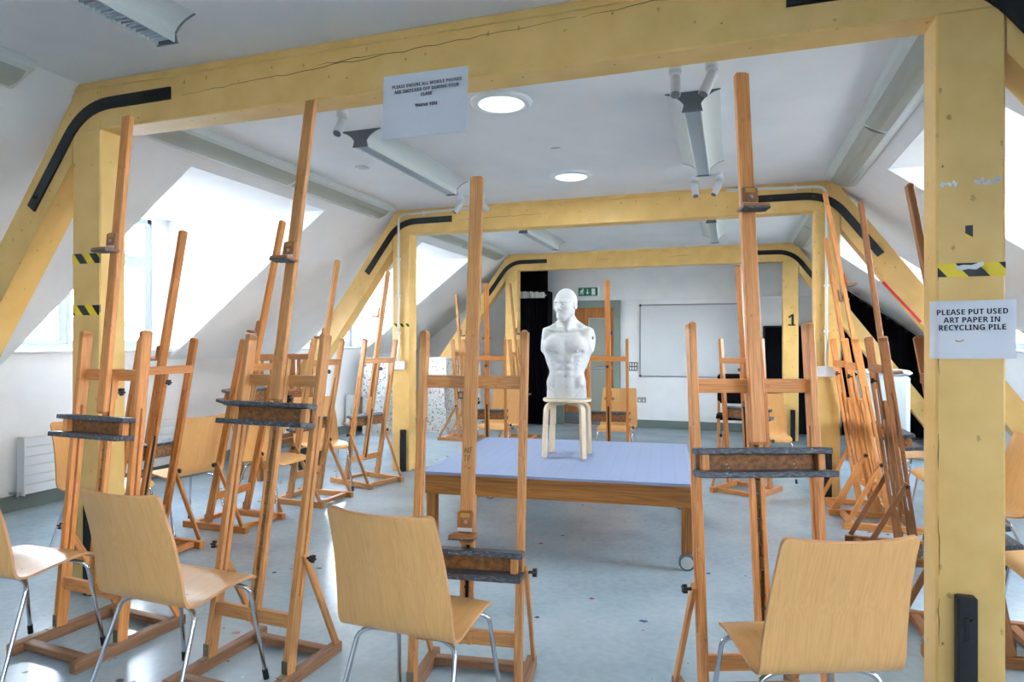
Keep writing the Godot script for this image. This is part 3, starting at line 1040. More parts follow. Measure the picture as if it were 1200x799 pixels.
	sbox(st, -3.47, -2.935, 2.27, CEIL - 0.005, 10.60, 10.64, 0, 0.003)
	part("panel", st, M.black_wall, sc)
	st = mb()
	sbox(st, -2.965, -2.935, 0.0, 2.27, 10.64, 10.94, 0, 0.003)
	sbox(st, -3.47, -2.935, 2.24, 2.27, 10.64, 10.94, 0, 0.003)
	part("return_board", st, M.black_wall, sc)
	# black drape filling the right-hand corner under the slope
	var dr := thing("drape", "black blackout drape in the far right corner under the slope", "curtain", Vector3.ZERO)
	st = mb()
	folds(st, 1.56, XR - 0.04, 0.03, func(x): return KNEE + (XR - x) * PITCH - 0.05, 10.85, 12, 0.02, 8)
	part("cloth", st, M.black_cloth, dr)
	st = mb()
	bar(st, V(1.56, KNEE + (XR - 1.56) * PITCH - 0.055, 10.86), V(XR - 0.04, KNEE - 0.03, 10.86), 0.03, 0.02, Vector3.UP, 0.003)
	part("rail", st, M.black_rail, dr)
	# tall black board leaning behind the far right post
	var bb := thing("display_board", "tall black display board standing behind the far right post", "board", V(0.80, 0.0, 10.72))
	st = mb()
	bar(st, Vector3(0, 0.03, 0.0), Vector3(0, 1.64, -0.12), 0.66, 0.03, Vector3.RIGHT, 0.006)
	part("panel", st, M.black_cloth, bb)
	st = mb()
	for s in [-1, 1]:
		bar(st, Vector3(s * 0.325, 0.0, 0.004), Vector3(s * 0.325, 1.655, -0.12), 0.03, 0.036, Vector3.RIGHT, 0.004)
	bar(st, Vector3(-0.33, 1.65, -0.12), Vector3(0.33, 1.65, -0.12), 0.03, 0.036, Vector3.UP, 0.004)
	part("frame", st, M.black_rail, bb)

# ------------------------------------------------------------------ along the left wall
func radiator(z0: float, z1: float, label: String):
	var t := thing("radiator", label, "radiator", V(XL, 0, (z0 + z1) / 2), 0, "wall radiators")
	var L := z1 - z0
	var n := 6
	for k in n:
		var st := mb()
		var y := 0.14 + 0.0775 * k
		box(st, Vector3(0.115, y + 0.037, 0), Vector3(0.018, 0.072, L - 0.02), 0.004)
		part("panel", st, M.white_gloss, t)
	for s in [-1, 1]:
		var st := mb()
		box(st, Vector3(0.085, 0.37, s * (L / 2 - 0.006)), Vector3(0.085, 0.48, 0.012), 0.004)
		part("side_cover", st, M.white_gloss, t)
	var st := mb()
	box(st, Vector3(0.075, 0.37, 0), Vector3(0.05, 0.45, L - 0.04), 0.004)
	part("fins", st, M.fitting, t)
	st = mb()
	for s in [-1, 1]:
		box(st, Vector3(0.03, 0.45, s * L * 0.35), Vector3(0.06, 0.06, 0.03), 0.003)
	part("bracket", st, M.white_gloss, t)
	st = mb()
	tube(st, bend([Vector3(0.09, 0.13, L / 2 + 0.03), Vector3(0.09, 0.155, L / 2 + 0.03), Vector3(0.09, 0.155, L / 2 - 0.02)], 0.02, 4), 0.011)
	tube(st, [Vector3(0.09, 0.155, L / 2 + 0.03), Vector3(0.003, 0.155, L / 2 + 0.03)], 0.010)
	part("valve", st, M.steel, t)

func crate(called: String, label: String, m: Material, at: Vector3, size: Vector3, turn := 0.0, group := "paint-flicked boxes"):
	var t := thing(called, label, "box", at, turn, group)
	# card box: panels with visible board edges, and a lid seam
	var st := mb()
	_card(st, size)
	part("body", st, m, t)
	st = mb()
	box(st, Vector3(0, size.y - 0.004, 0), Vector3(size.x - 0.01, 0.006, size.z - 0.01), 0.001)
	part("lid", st, m, t)

func _card(st: SurfaceTool, size: Vector3):
	var h := size / 2
	var c := Vector3(0, h.y, 0)
	for n in [Vector3.RIGHT, Vector3.LEFT, Vector3.BACK, Vector3.FORWARD, Vector3.UP, Vector3.DOWN]:
		var a: Vector3 = Vector3(n.y, n.z, n.x).abs()
		var b: Vector3 = Vector3(n.z, n.x, n.y).abs()
		if b.y > 0.5 and a.y < 0.5:
			pass
		var o := Vector2(rng.randf(), rng.randf())
		var e := h * 0.985
		var cc: Vector3 = c + n * h
		var P := []
		for s in [[-1, -1], [1, -1], [1, 1], [-1, 1]]:
			P.append(cc + a * e * s[0] + b * e * s[1])
		var U := []
		for s in [[-1, -1], [1, -1], [1, 1], [-1, 1]]:
			U.append(o + Vector2((a * h).length() * s[0], (b * h).length() * s[1]))
		quad(st, P[0], P[1], P[2], P[3], n, U[0], U[1], U[2], U[3])
	# softened edges
	for ax in 3:
		for s in [[-1, -1], [1, -1], [1, 1], [-1, 1]]:
			var d := Vector3.ZERO
			d[ax] = h[ax] * 0.985
			var p := c
			p[(ax + 1) % 3] += s[0] * h[(ax + 1) % 3] * 0.985
			p[(ax + 2) % 3] += s[1] * h[(ax + 2) % 3] * 0.985
			tube(st, [p - d, p + d], 0.0075 * size.y / 0.39, -1, 8)

func build_left_side():
	radiator(3.80, 5.46, "white panel radiator under the near left dormer window")
	radiator(8.62, 9.86, "white panel radiator beyond the middle frame, partly behind easels")
	# stack of three paint-flicked boxes in the far left bay, and another pair nearer the wall
	var labs := ["white paint-flicked box, bottom of the stack of three", "white paint-flicked box, middle of the stack of three", "white paint-flicked box, topmost of the stack of three"]
	for k in 3:
		crate("paint_box", labs[k], M.splatter, V(-4.40 + [0.0, -0.012, 0.006][k], 0.386 * k, 9.47), Vector3(0.40, 0.383, 0.40), [0.05, -0.03, 0.02][k])
	crate("paint_box", "white paint-spattered box standing on the floor behind the stack of three", M.splatter, V(-4.12, 0.0, 9.93), Vector3(0.40, 0.50, 0.36), 0.1)
	crate("paint_box", "white paint-spattered box on another box, behind the stack of three", M.splatter, V(-4.13, 0.502, 9.93), Vector3(0.38, 0.62, 0.34), 0.02)
	crate("paint_box", "whitish paint-marked box on the floor by the far radiator", M.splatter, V(-5.13, 0.0, 9.0), Vector3(0.42, 0.57, 0.5), 0.0)
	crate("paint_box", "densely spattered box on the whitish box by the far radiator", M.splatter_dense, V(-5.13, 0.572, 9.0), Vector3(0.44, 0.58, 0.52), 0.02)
	# wooden rack against the wall between the first two frames
	var t := thing("wooden_rack", "low pale wooden rack against the wall behind the left easels", "rack", V(-4.60, 0, 5.83))
	var st := mb()
	for sz in [-1, 1]:
		for sx in [-1, 1]:
			st = mb()
			bar(st, Vector3(sx * 0.12, 0, sz * 0.41), Vector3(sx * 0.12, 1.21, sz * 0.41), 0.045, 0.045, Vector3.RIGHT)
			part("leg", st, M.easel_brown, t)
	for y in [1.235, 0.82, 0.35]:
		for sx in [-1, 1]:
			st = mb()
			bar(st, Vector3(sx * 0.12, y, -0.44), Vector3(sx * 0.12, y, 0.44), 0.06 if y > 1 else 0.05, 0.035, Vector3.UP)
			part("rail", st, M.easel_brown, t)
	for sz in [-0.2, 0.24]:
		st = mb()
		bar(st, Vector3(0.12, 0.85, sz), Vector3(0.12, 1.21, sz), 0.035, 0.03, Vector3.BACK)
		part("stile", st, M.easel_brown, t)
	st = mb()
	box(st, Vector3(0, 0.86, 0), Vector3(0.22, 0.02, 0.8), 0.003)
	part("shelf", st, M.easel_brown, t)
	var bn := thing("storage_tub", "round dark grey tub low under the wooden rack", "tub", V(-4.25, 0, 5.95))
	st = mb()
	lathe(st, Vector3.ZERO, [Vector2(0.0, 0.004), Vector2(0.12, 0.004), Vector2(0.135, 0.012), Vector2(0.165, 0.34), Vector2(0.178, 0.345), Vector2(0.178, 0.365), Vector2(0.16, 0.365), Vector2(0.13, 0.02), Vector2(0.0, 0.018)], 28)
	part("body", st, M.black_rail, bn)
	st = mb()
	lathe(st, Vector3.ZERO, [Vector2(0.168, 0.366), Vector2(0.15, 0.382), Vector2(0.06, 0.39), Vector2(0.0, 0.39)], 28)
	part("lid", st, M.fitting, bn)
	# grey bag slumped under the right-hand slope, seen between easels
	var g := thing("storage_bin", "light grey plastic bin under the right slope behind the easels", "bin", V(1.72, 0, 8.9))
	st = mb()
	bar(st, Vector3(0, 0.0, 0), Vector3(0, 1.02, 0), 0.5, 0.5, Vector3.RIGHT, 0.05, 0.03)
	part("body", st, M.fitting, g)
	st = mb()
	bar(st, Vector3(0, 1.02, 0), Vector3(0, 1.08, 0), 0.54, 0.54, Vector3.RIGHT, 0.05, 0.025)
	part("lid", st, M.louvre, g)

# ------------------------------------------------------------------ model platform, stool and torso
func build_platform():
	var t := thing("model_platform", "low wooden model platform with lilac cloth top on castors", "platform", V(-1.151, 0, 4.82), deg_to_rad(5.5))
	var hw := 0.86
	var hd := 0.80
	var top := 0.53
	var st := mb()
	# cloth cover, slightly slack over the edge
	var g := 0.012
	var nx := 24
	var nz := 20
	var noise_f := FastNoiseLite.new()
	noise_f.seed = 4
	noise_f.frequency = 2.2
	for i in nx:
		for j in nz:
			var P := []
			for e in [[i, j], [i + 1, j], [i + 1, j + 1], [i, j + 1]]:
				var x := lerpf(-hw - g, hw + g, float(e[0]) / nx)
				var z := lerpf(-hd - g, hd + g, float(e[1]) / nz)
				var edge: bool = e[0] == 0 or e[0] == nx or e[1] == 0 or e[1] == nz
				P.append(Vector3(x, top + (0.012 if not edge else 0.009) + 0.002 * noise_f.get_noise_2d(x, z), z))
			for q in [0, 2, 3, 0, 1, 2]:
				st.set_normal(Vector3.UP)
				st.set_uv(Vector2(P[q].x, P[q].z))
				st.add_vertex(P[q])
	for s in [-1, 1]:
		quad(st, Vector3(s * (hw + g), top + 0.009, -hd - g), Vector3(s * (hw + g), top + 0.009, hd + g), Vector3(s * (hw + g), top - 0.008, hd + g), Vector3(s * (hw + g), top - 0.008, -hd - g), Vector3(s, 0, 0))
		quad(st, Vector3(-hw - g, top + 0.009, s * (hd + g)), Vector3(hw + g, top + 0.009, s * (hd + g)), Vector3(hw + g, top - 0.008, s * (hd + g)), Vector3(-hw - g, top - 0.008, s * (hd + g)), Vector3(0, 0, s))
	part("cover", st, M.cover, t)
	st = mb()
	box(st, Vector3(0, top - 0.004, 0), Vector3(hw * 2, 0.018, hd * 2), 0.003)
	part("deck", st, M.deal, t)
	for s in [-1, 1]:
		st = mb()
		bar(st, Vector3(-hw, top - 0.075, s * (hd - 0.014)), Vector3(hw, top - 0.075, s * (hd - 0.014)), 0.128, 0.028, Vector3.UP, 0.003)
		part("apron", st, M.deal, t)
		st = mb()
		bar(st, Vector3(s * (hw - 0.014), top - 0.075, -hd + 0.03), Vector3(s * (hw - 0.014), top - 0.075, hd - 0.03), 0.128, 0.028, Vector3.UP, 0.003)
		part("apron", st, M.deal, t)
	for sx in [-1, 1]:
		for sz in [-1, 1]:
			var x: float = sx * (hw - 0.036)
			var z: float = sz * (hd - 0.048)
			st = mb()
			bar(st, Vector3(x, 0.105, z), Vector3(x, top - 0.02, z), 0.066, 0.066, Vector3.RIGHT, 0.004)
			part("leg", st, M.deal, t)
			st = mb()
			tube(st, [Vector3(x, 0.052, z + sz * 0.006 - 0.022), Vector3(x, 0.052, z + sz * 0.006 - 0.008)], 0.050, -1, 24)
			tube(st, [Vector3(x, 0.052, z + sz * 0.006 + 0.008), Vector3(x, 0.052, z + sz * 0.006 + 0.022)], 0.050, -1, 24)
			box(st, Vector3(x, 0.10, z), Vector3(0.05, 0.012, 0.05), 0.003)
			var ca := part("castor", st, M.fitting_dark, t)
			st = mb()
			tube(st, [Vector3(x, 0.052, z + sz * 0.006 - 0.025), Vector3(x, 0.052, z + sz * 0.006 + 0.025)], 0.038, -1, 20)
			part("wheel_cap", st, M.fitting, ca)
	# bentwood stool
	var sb := V(-1.18, 0.543, 4.83)
	var s2 := thing("stool", "pale birch bentwood stool standing on the lilac platform", "stool", sb, deg_to_rad(2))
	var sh := 0.432
	st = mb()
	lathe(st, Vector3.ZERO, [Vector2(0, sh - 0.022), Vector2(0.178, sh - 0.022), Vector2(0.183, sh - 0.017), Vector2(0.183, sh - 0.005), Vector2(0.178, sh), Vector2(0, sh)], 48)
	part("seat", st, M.birch, s2)
	for k in 4:
		var a := [PI * 0.22, PI * 0.78, PI * 1.22, PI * 1.78][k] as float
		var d := Vector3(cos(a), 0, sin(a))
		var side := d.cross(Vector3.UP)
		var ln := bend([d * 0.192, d * 0.175 + Vector3(0, sh - 0.037, 0), d * 0.03 + Vector3(0, sh - 0.037, 0)], 0.062, 8)
		st = mb()
		for q in ln.size() - 1:
			bar(st, ln[q] - (ln[q + 1] - ln[q]).normalized() * 0.001, ln[q + 1] + (ln[q + 1] - ln[q]).normalized() * 0.001, 0.044, 0.027, side, 0.003, 0.0005)
		part("leg", st, M.birch, s2)

# a surface mesh round the zero set of a distance field (surface nets, coarse blocks skipped)
func surface_net(f: Callable, lo: Vector3, hi: Vector3, cell: float) -> ArrayMesh:
	var n := Vector3i(((hi - lo) / cell).ceil()) + Vector3i.ONE
	var B := 4
	var vals := PackedFloat32Array()
	vals.resize(n.x * n.y * n.z)
	vals.fill(1e3)
	var sx := 1
	var sy := n.x
	var sz := n.x * n.y
	var reach := cell * B * 1.05
	var live := {}
	for bz in range(0, n.z, B):
		for by in range(0, n.y, B):
			for bx in range(0, n.x, B):
				var c := lo + (Vector3(bx, by, bz) + Vector3.ONE * B * 0.5) * cell
				var v: float = f.call(c)
				if absf(v) > reach * 1.3:
					if v < 0:
						for z in range(bz, min(bz + B, n.z)):
							for y in range(by, min(by + B, n.y)):
								for x in range(bx, min(bx + B, n.x)):
									vals[x + y * sy + z * sz] = v
					continue
				for z in range(bz, min(bz + B, n.z)):
					for y in range(by, min(by + B, n.y)):
						for x in range(bx, min(bx + B, n.x)):
							vals[x + y * sy + z * sz] = f.call(lo + Vector3(x, y, z) * cell)
	var idx := {}
	var verts := PackedVector3Array()
	var corner := [0, sx, sy, sx + sy, sz, sx + sz, sy + sz, sx + sy + sz]
	var cpos := []
	for k in 8:
		cpos.append(Vector3(k & 1, (k >> 1) & 1, k >> 2))
	var edges := []
	for a in 8:
		for bit in [1, 2, 4]:
			if not (a & bit):
				edges.append([a, a | bit])
	for z in n.z - 1:
		for y in n.y - 1:
			for x in n.x - 1:
				var base := x + y * sy + z * sz
				var neg := 0
				for k in 8:
					if vals[base + corner[k]] < 0: neg += 1
				if neg == 0 or neg == 8: continue
				var p := Vector3.ZERO
				var m := 0
				for e in edges:
					var va := vals[base + corner[e[0]]]
					var vb := vals[base + corner[e[1]]]
					if (va < 0) != (vb < 0):
						p += cpos[e[0]].lerp(cpos[e[1]], clampf(va / (va - vb), 0.0, 1.0))
						m += 1
				idx[base] = verts.size()
				verts.append(lo + (Vector3(x, y, z) + p / m) * cell)
	var tris := PackedInt32Array()
	for base in idx:
		var v0 := vals[base]
		for ax in 3:
			var step: int = [sx, sy, sz][ax]
			var v1 := vals[base + step]
			if (v0 < 0) == (v1 < 0): continue
			var u: int = [sy, sz, sx][ax]
			var w: int = [sz, sx, sy][ax]
			if not (idx.has(base - u) and idx.has(base - w) and idx.has(base - u - w)): continue
			var a: int = idx[base]
			var b: int = idx[base - u]
			var c: int = idx[base - u - w]
			var d: int = idx[base - w]
			if v0 < 0:
				tris.append_array([a, c, b, a, d, c])
			else:
				tris.append_array([a, b, c, a, c, d])
	var norms := PackedVector3Array()
	norms.resize(verts.size())
	for i in verts.size():
		var p := verts[i]
		var h := cell * 0.6
		norms[i] = Vector3(f.call(p + Vector3(h, 0, 0)) - f.call(p - Vector3(h, 0, 0)), f.call(p + Vector3(0, h, 0)) - f.call(p - Vector3(0, h, 0)), f.call(p + Vector3(0, 0, h)) - f.call(p - Vector3(0, 0, h))).normalized()
	# winding follows the normals (front faces run clockwise)
	for i in range(0, tris.size(), 3):
		var a := verts[tris[i]]
		var nn := (verts[tris[i + 2]] - a).cross(verts[tris[i + 1]] - a)
		if nn.dot(norms[tris[i]] + norms[tris[i + 1]] + norms[tris[i + 2]]) < 0:
			var q := tris[i + 1]
			tris[i + 1] = tris[i + 2]
			tris[i + 2] = q
	var arr := []
	arr.resize(Mesh.ARRAY_MAX)
	arr[Mesh.ARRAY_VERTEX] = verts
	arr[Mesh.ARRAY_NORMAL] = norms
	arr[Mesh.ARRAY_INDEX] = tris
	var am := ArrayMesh.new()
	am.add_surface_from_arrays(Mesh.PRIMITIVE_TRIANGLES, arr)
	return am

func smin(a: float, b: float, k: float) -> float:
	var h := maxf(k - absf(a - b), 0.0) / k
	return minf(a, b) - h * h * k * 0.25

func smax(a: float, b: float, k: float) -> float:
	return -smin(-a, -b, k)

func cap(p: Vector3, a: Vector3, b: Vector3, ra: float, rb: float) -> float:
	var ab := b - a
	var t := clampf((p - a).dot(ab) / ab.length_squared(), 0.0, 1.0)
	return (p - a - ab * t).length() - lerpf(ra, rb, t)

func ell(p: Vector3, c: Vector3, r: Vector3) -> float:
	var q := (p - c) / r
	var k := q.length()
	return (k - 1.0) * minf(r.x, minf(r.y, r.z))

const TORSO := [[-0.02, 0.152, 0.106, 0.0], [0.05, 0.150, 0.104, 0.0], [0.10, 0.141, 0.098, 0.002], [0.15, 0.130, 0.092, 0.004], [0.20, 0.130, 0.090, 0.004], [0.26, 0.143, 0.096, 0.002], [0.32, 0.157, 0.103, 0.0], [0.38, 0.165, 0.106, -0.004], [0.43, 0.164, 0.102, -0.008], [0.47, 0.150, 0.090, -0.014], [0.505, 0.110, 0.072, -0.02], [0.54, 0.066, 0.058, -0.018], [0.60, 0.05, 0.055, -0.01]]

var head_basis := Basis.IDENTITY

func torso_field(p: Vector3) -> float:
	var ax := absf(p.x)
	var q := Vector3(ax, p.y, p.z)
	# trunk: elliptical sections that change with height
	var y := clampf(p.y, -0.02, 0.60)
	var k := 0
	while k < TORSO.size() - 2 and y > TORSO[k + 1][0]:
		k += 1
	var t: float = (y - TORSO[k][0]) / (TORSO[k + 1][0] - TORSO[k][0])
	t = t * t * (3.0 - 2.0 * t) * 0.5 + t * 0.5
	var w := lerpf(TORSO[k][1], TORSO[k + 1][1], t)
	var dd := lerpf(TORSO[k][2], TORSO[k + 1][2], t)
	var cz := lerpf(TORSO[k][3], TORSO[k + 1][3], t)
	var ux := ax / w
	var uz := (p.z - cz) / dd
	var d := (pow(pow(ux, 2.4) + pow(absf(uz), 2.4), 1.0 / 2.4) - 1.0) * minf(w, dd)
	d = maxf(d, p.y - 0.60)
	# pectorals, deltoid stumps, trapezius, collar bones
	d = smin(d, ell(q, Vector3(0.080, 0.396, 0.062), Vector3(0.088, 0.072, 0.053)), 0.024)
	d = smin(d, ell(q, Vector3(0.165, 0.455, -0.012), Vector3(0.064, 0.072, 0.066)), 0.028)
	d = smin(d, cap(q, Vector3(0.165, 0.45, -0.012), Vector3(0.166, 0.375, -0.010), 0.060, 0.038), 0.035)
	d = smin(d, cap(q, Vector3(0.02, 0.590, -0.035), Vector3(0.155, 0.492, -0.03), 0.033, 0.034), 0.035)
	d = smin(d, cap(q, Vector3(0.018, 0.508, 0.056), Vector3(0.15, 0.520, 0.014), 0.009, 0.011), 0.016)
	# flank muscles
	d = smin(d, ell(q, Vector3(0.128, 0.345, -0.03), Vector3(0.040, 0.10, 0.06)), 0.03)
	# belly muscles in pairs, lower belly, ribs
	for r in [[0.290, 0.034], [0.237, 0.032], [0.187, 0.030]]:
		d = smin(d, ell(q, Vector3(0.033, r[0], 0.080), Vector3(r[1], 0.0275, 0.0225)), 0.010)
	d = smin(d, ell(q, Vector3(0.030, 0.100, 0.082), Vector3(0.038, 0.062, 0.024)), 0.012)
	d = smin(d, ell(q, Vector3(0.110, 0.118, 0.028), Vector3(0.036, 0.055, 0.070)), 0.022)
	for r in [[0.322, 0.138], [0.292, 0.131], [0.262, 0.122]]:
		d = smin(d, cap(q, Vector3(r[1], r[0], 0.020), Vector3(r[1] - 0.036, r[0] - 0.030, 0.072), 0.013, 0.009), 0.010)
	# grooves: under the chest, breast bone, middle line, groin lines, navel, throat notch
	d = smax(d, -cap(q, Vector3(0.030, 0.322, 0.128), Vector3(0.125, 0.350, 0.090), 0.012, 0.009), 0.014)
	d = smax(d, -cap(q, Vector3(0.0, 0.48, 0.106), Vector3(0.0, 0.345, 0.132), 0.010, 0.016), 0.016)
	d = smax(d, -cap(q, Vector3(0.0, 0.33, 0.122), Vector3(0.0, 0.05, 0.116), 0.010, 0.007), 0.010)
	d = smax(d, -cap(q, Vector3(0.125, 0.085, 0.086), Vector3(0.050, -0.02, 0.114), 0.011, 0.013), 0.014)
	d = smax(d, -cap(q, Vector3(0.074, 0.315, 0.112), Vector3(0.066, 0.16, 0.104), 0.012, 0.010), 0.012)
	d = smax(d, -ell(q, Vector3(0.0, 0.160, 0.098), Vector3(0.009, 0.012, 0.016)), 0.006)
	d = smax(d, -ell(q, Vector3(0.0, 0.526, 0.060), Vector3(0.016, 0.018, 0.020)), 0.012)
	d = smin(d, ell(q, Vector3(0.094, 0.355, 0.113), Vector3(0.007, 0.007, 0.006)), 0.004)
	# flat sawn-off shoulders and base
	d = smax(d, ax * 0.96 + p.z * 0.28 + (p.y - 0.44) * 0.10 - 0.186, 0.004)
	d = smax(d, -p.y, 0.006)
	# neck
	d = smin(d, cap(p, Vector3(0, 0.50, -0.022), Vector3(0, 0.635, 0.0), 0.062, 0.053), 0.03)
	d = smin(d, cap(p, head_basis * Vector3(-0.045, 0.06, -0.02) + Vector3(0, 0.60, 0), Vector3(-0.014, 0.518, 0.05), 0.012, 0.009), 0.016)
	d = smin(d, cap(p, head_basis * Vector3(0.045, 0.06, -0.02) + Vector3(0, 0.60, 0), Vector3(0.014, 0.518, 0.05), 0.012, 0.009), 0.016)
	return d

func head_field(p: Vector3) -> float:
	var q := head_basis.inverse() * (p - Vector3(0, 0.60, 0))
	q.x = absf(q.x)
	# skull, face wedge, jaw and chin
	var d := ell(q, Vector3(0, 0.132, 0.000), Vector3(0.076, 0.096, 0.096))
	d = smin(d, ell(q, Vector3(0, 0.085, 0.040), Vector3(0.062, 0.088, 0.060)), 0.03)
	d = smin(d, cap(q, Vector3(0.054, 0.045, 0.012), Vector3(0.020, 0.012, 0.070), 0.016, 0.017), 0.03)
	d = smin(d, ell(q, Vector3(0, 0.014, 0.078), Vector3(0.022, 0.017, 0.017)), 0.018)
	d = smin(d, ell(q, Vector3(0.048, 0.090, 0.062), Vector3(0.020, 0.016, 0.024)), 0.022)
	# brow, eye hollows with lids, nose, mouth
	d = smin(d, cap(q, Vector3(0.010, 0.131, 0.092), Vector3(0.050, 0.134, 0.070), 0.012, 0.010), 0.014)
	d = smax(d, -ell(q, Vector3(0.031, 0.112, 0.103), Vector3(0.020, 0.012, 0.018)), 0.012)
	d = smin(d, ell(q, Vector3(0.031, 0.111, 0.083), Vector3(0.015, 0.010, 0.012)), 0.004)
	d = smin(d, cap(q, Vector3(0, 0.124, 0.096), Vector3(0, 0.084, 0.118), 0.009, 0.011), 0.012)
	d = smin(d, ell(q, Vector3(0.011, 0.078, 0.104), Vector3(0.009, 0.008, 0.011)), 0.008)
	d = smax(d, -ell(q, Vector3(0.0, 0.0595, 0.110), Vector3(0.007, 0.010, 0.006)), 0.006)
	d = smin(d, cap(q, Vector3(0, 0.0515, 0.0985), Vector3(0.020, 0.0485, 0.086), 0.0062, 0.004), 0.006)
	d = smin(d, cap(q, Vector3(0, 0.0395, 0.0965), Vector3(0.016, 0.0425, 0.086), 0.0070, 0.0045), 0.006)
	d = smax(d, -cap(q, Vector3(0, 0.0457, 0.106), Vector3(0.023, 0.0455, 0.092), 0.0028, 0.0022), 0.004)
	# ear
	d = smin(d, ell(q, Vector3(0.077, 0.098, -0.008), Vector3(0.011, 0.031, 0.019)), 0.008)
	d = smax(d, -ell(q, Vector3(0.088, 0.100, -0.004), Vector3(0.008, 0.018, 0.009)), 0.005)
	# neck root so that the head joins the trunk
	var pn := p
	d = smin(d, cap(pn, Vector3(0, 0.555, -0.012), Vector3(0, 0.650, 0.0), 0.056, 0.052), 0.022)
	return d

func build_mannequin():
	head_basis = Basis(Vector3.UP, deg_to_rad(-25)) * Basis(Vector3.RIGHT, deg_to_rad(4))
	var t := thing("mannequin_torso", "white armless male mannequin torso looking left on the birch stool", "mannequin", V(-1.183, 0.975, 4.83), deg_to_rad(4))
	var body := func(p): return smin(torso_field(p), head_field(p), 0.012) if p.y > 0.5 else torso_field(p)
	var m := surface_net(body, Vector3(-0.23, -0.012, -0.15), Vector3(0.23, 0.59, 0.16), 0.0075)
	var m2 := surface_net(func(p): return smax(smin(torso_field(p), head_field(p), 0.012), 0.575 - p.y, 0.0005), Vector3(-0.11, 0.565, -0.13), Vector3(0.11, 0.86, 0.16), 0.0042)
	var st := mb()
	st.append_from(m, 0, Transform3D.IDENTITY)
	st.append_from(m2, 0, Transform3D.IDENTITY)
	part("body", st, M.plaster, t)
	# sockets of the missing arms
	for s in [-1, 1]:
		st = mb()
		var c := Vector3(s * 0.1940, 0.455, -0.006)
		tube(st, [c, c + Vector3(s * 0.0055, 0.0006, 0.0016)], 0.013, 0.010, 14)
		part("arm_socket", st, M.fitting_dark, t)

# ------------------------------------------------------------------ easels
func star_knob(st: SurfaceTool, c: Vector3, d: Vector3, r := 0.017):
	tube(st, [c, c + d * 0.022], 0.006, -1, 8)
	tube(st, [c + d * 0.018, c + d * 0.036], r * 0.62, r * 0.55, 10)
	var u := d.cross(Vector3(0.3, 0.9, 0.2)).normalized()
	var w := d.cross(u)
	for k in 5:
		var a := TAU * k / 5
		var o := (u * cos(a) + w * sin(a)) * r * 0.8
		tube(st, [c + o + d * 0.019, c + o + d * 0.035], r * 0.42, r * 0.38, 8)

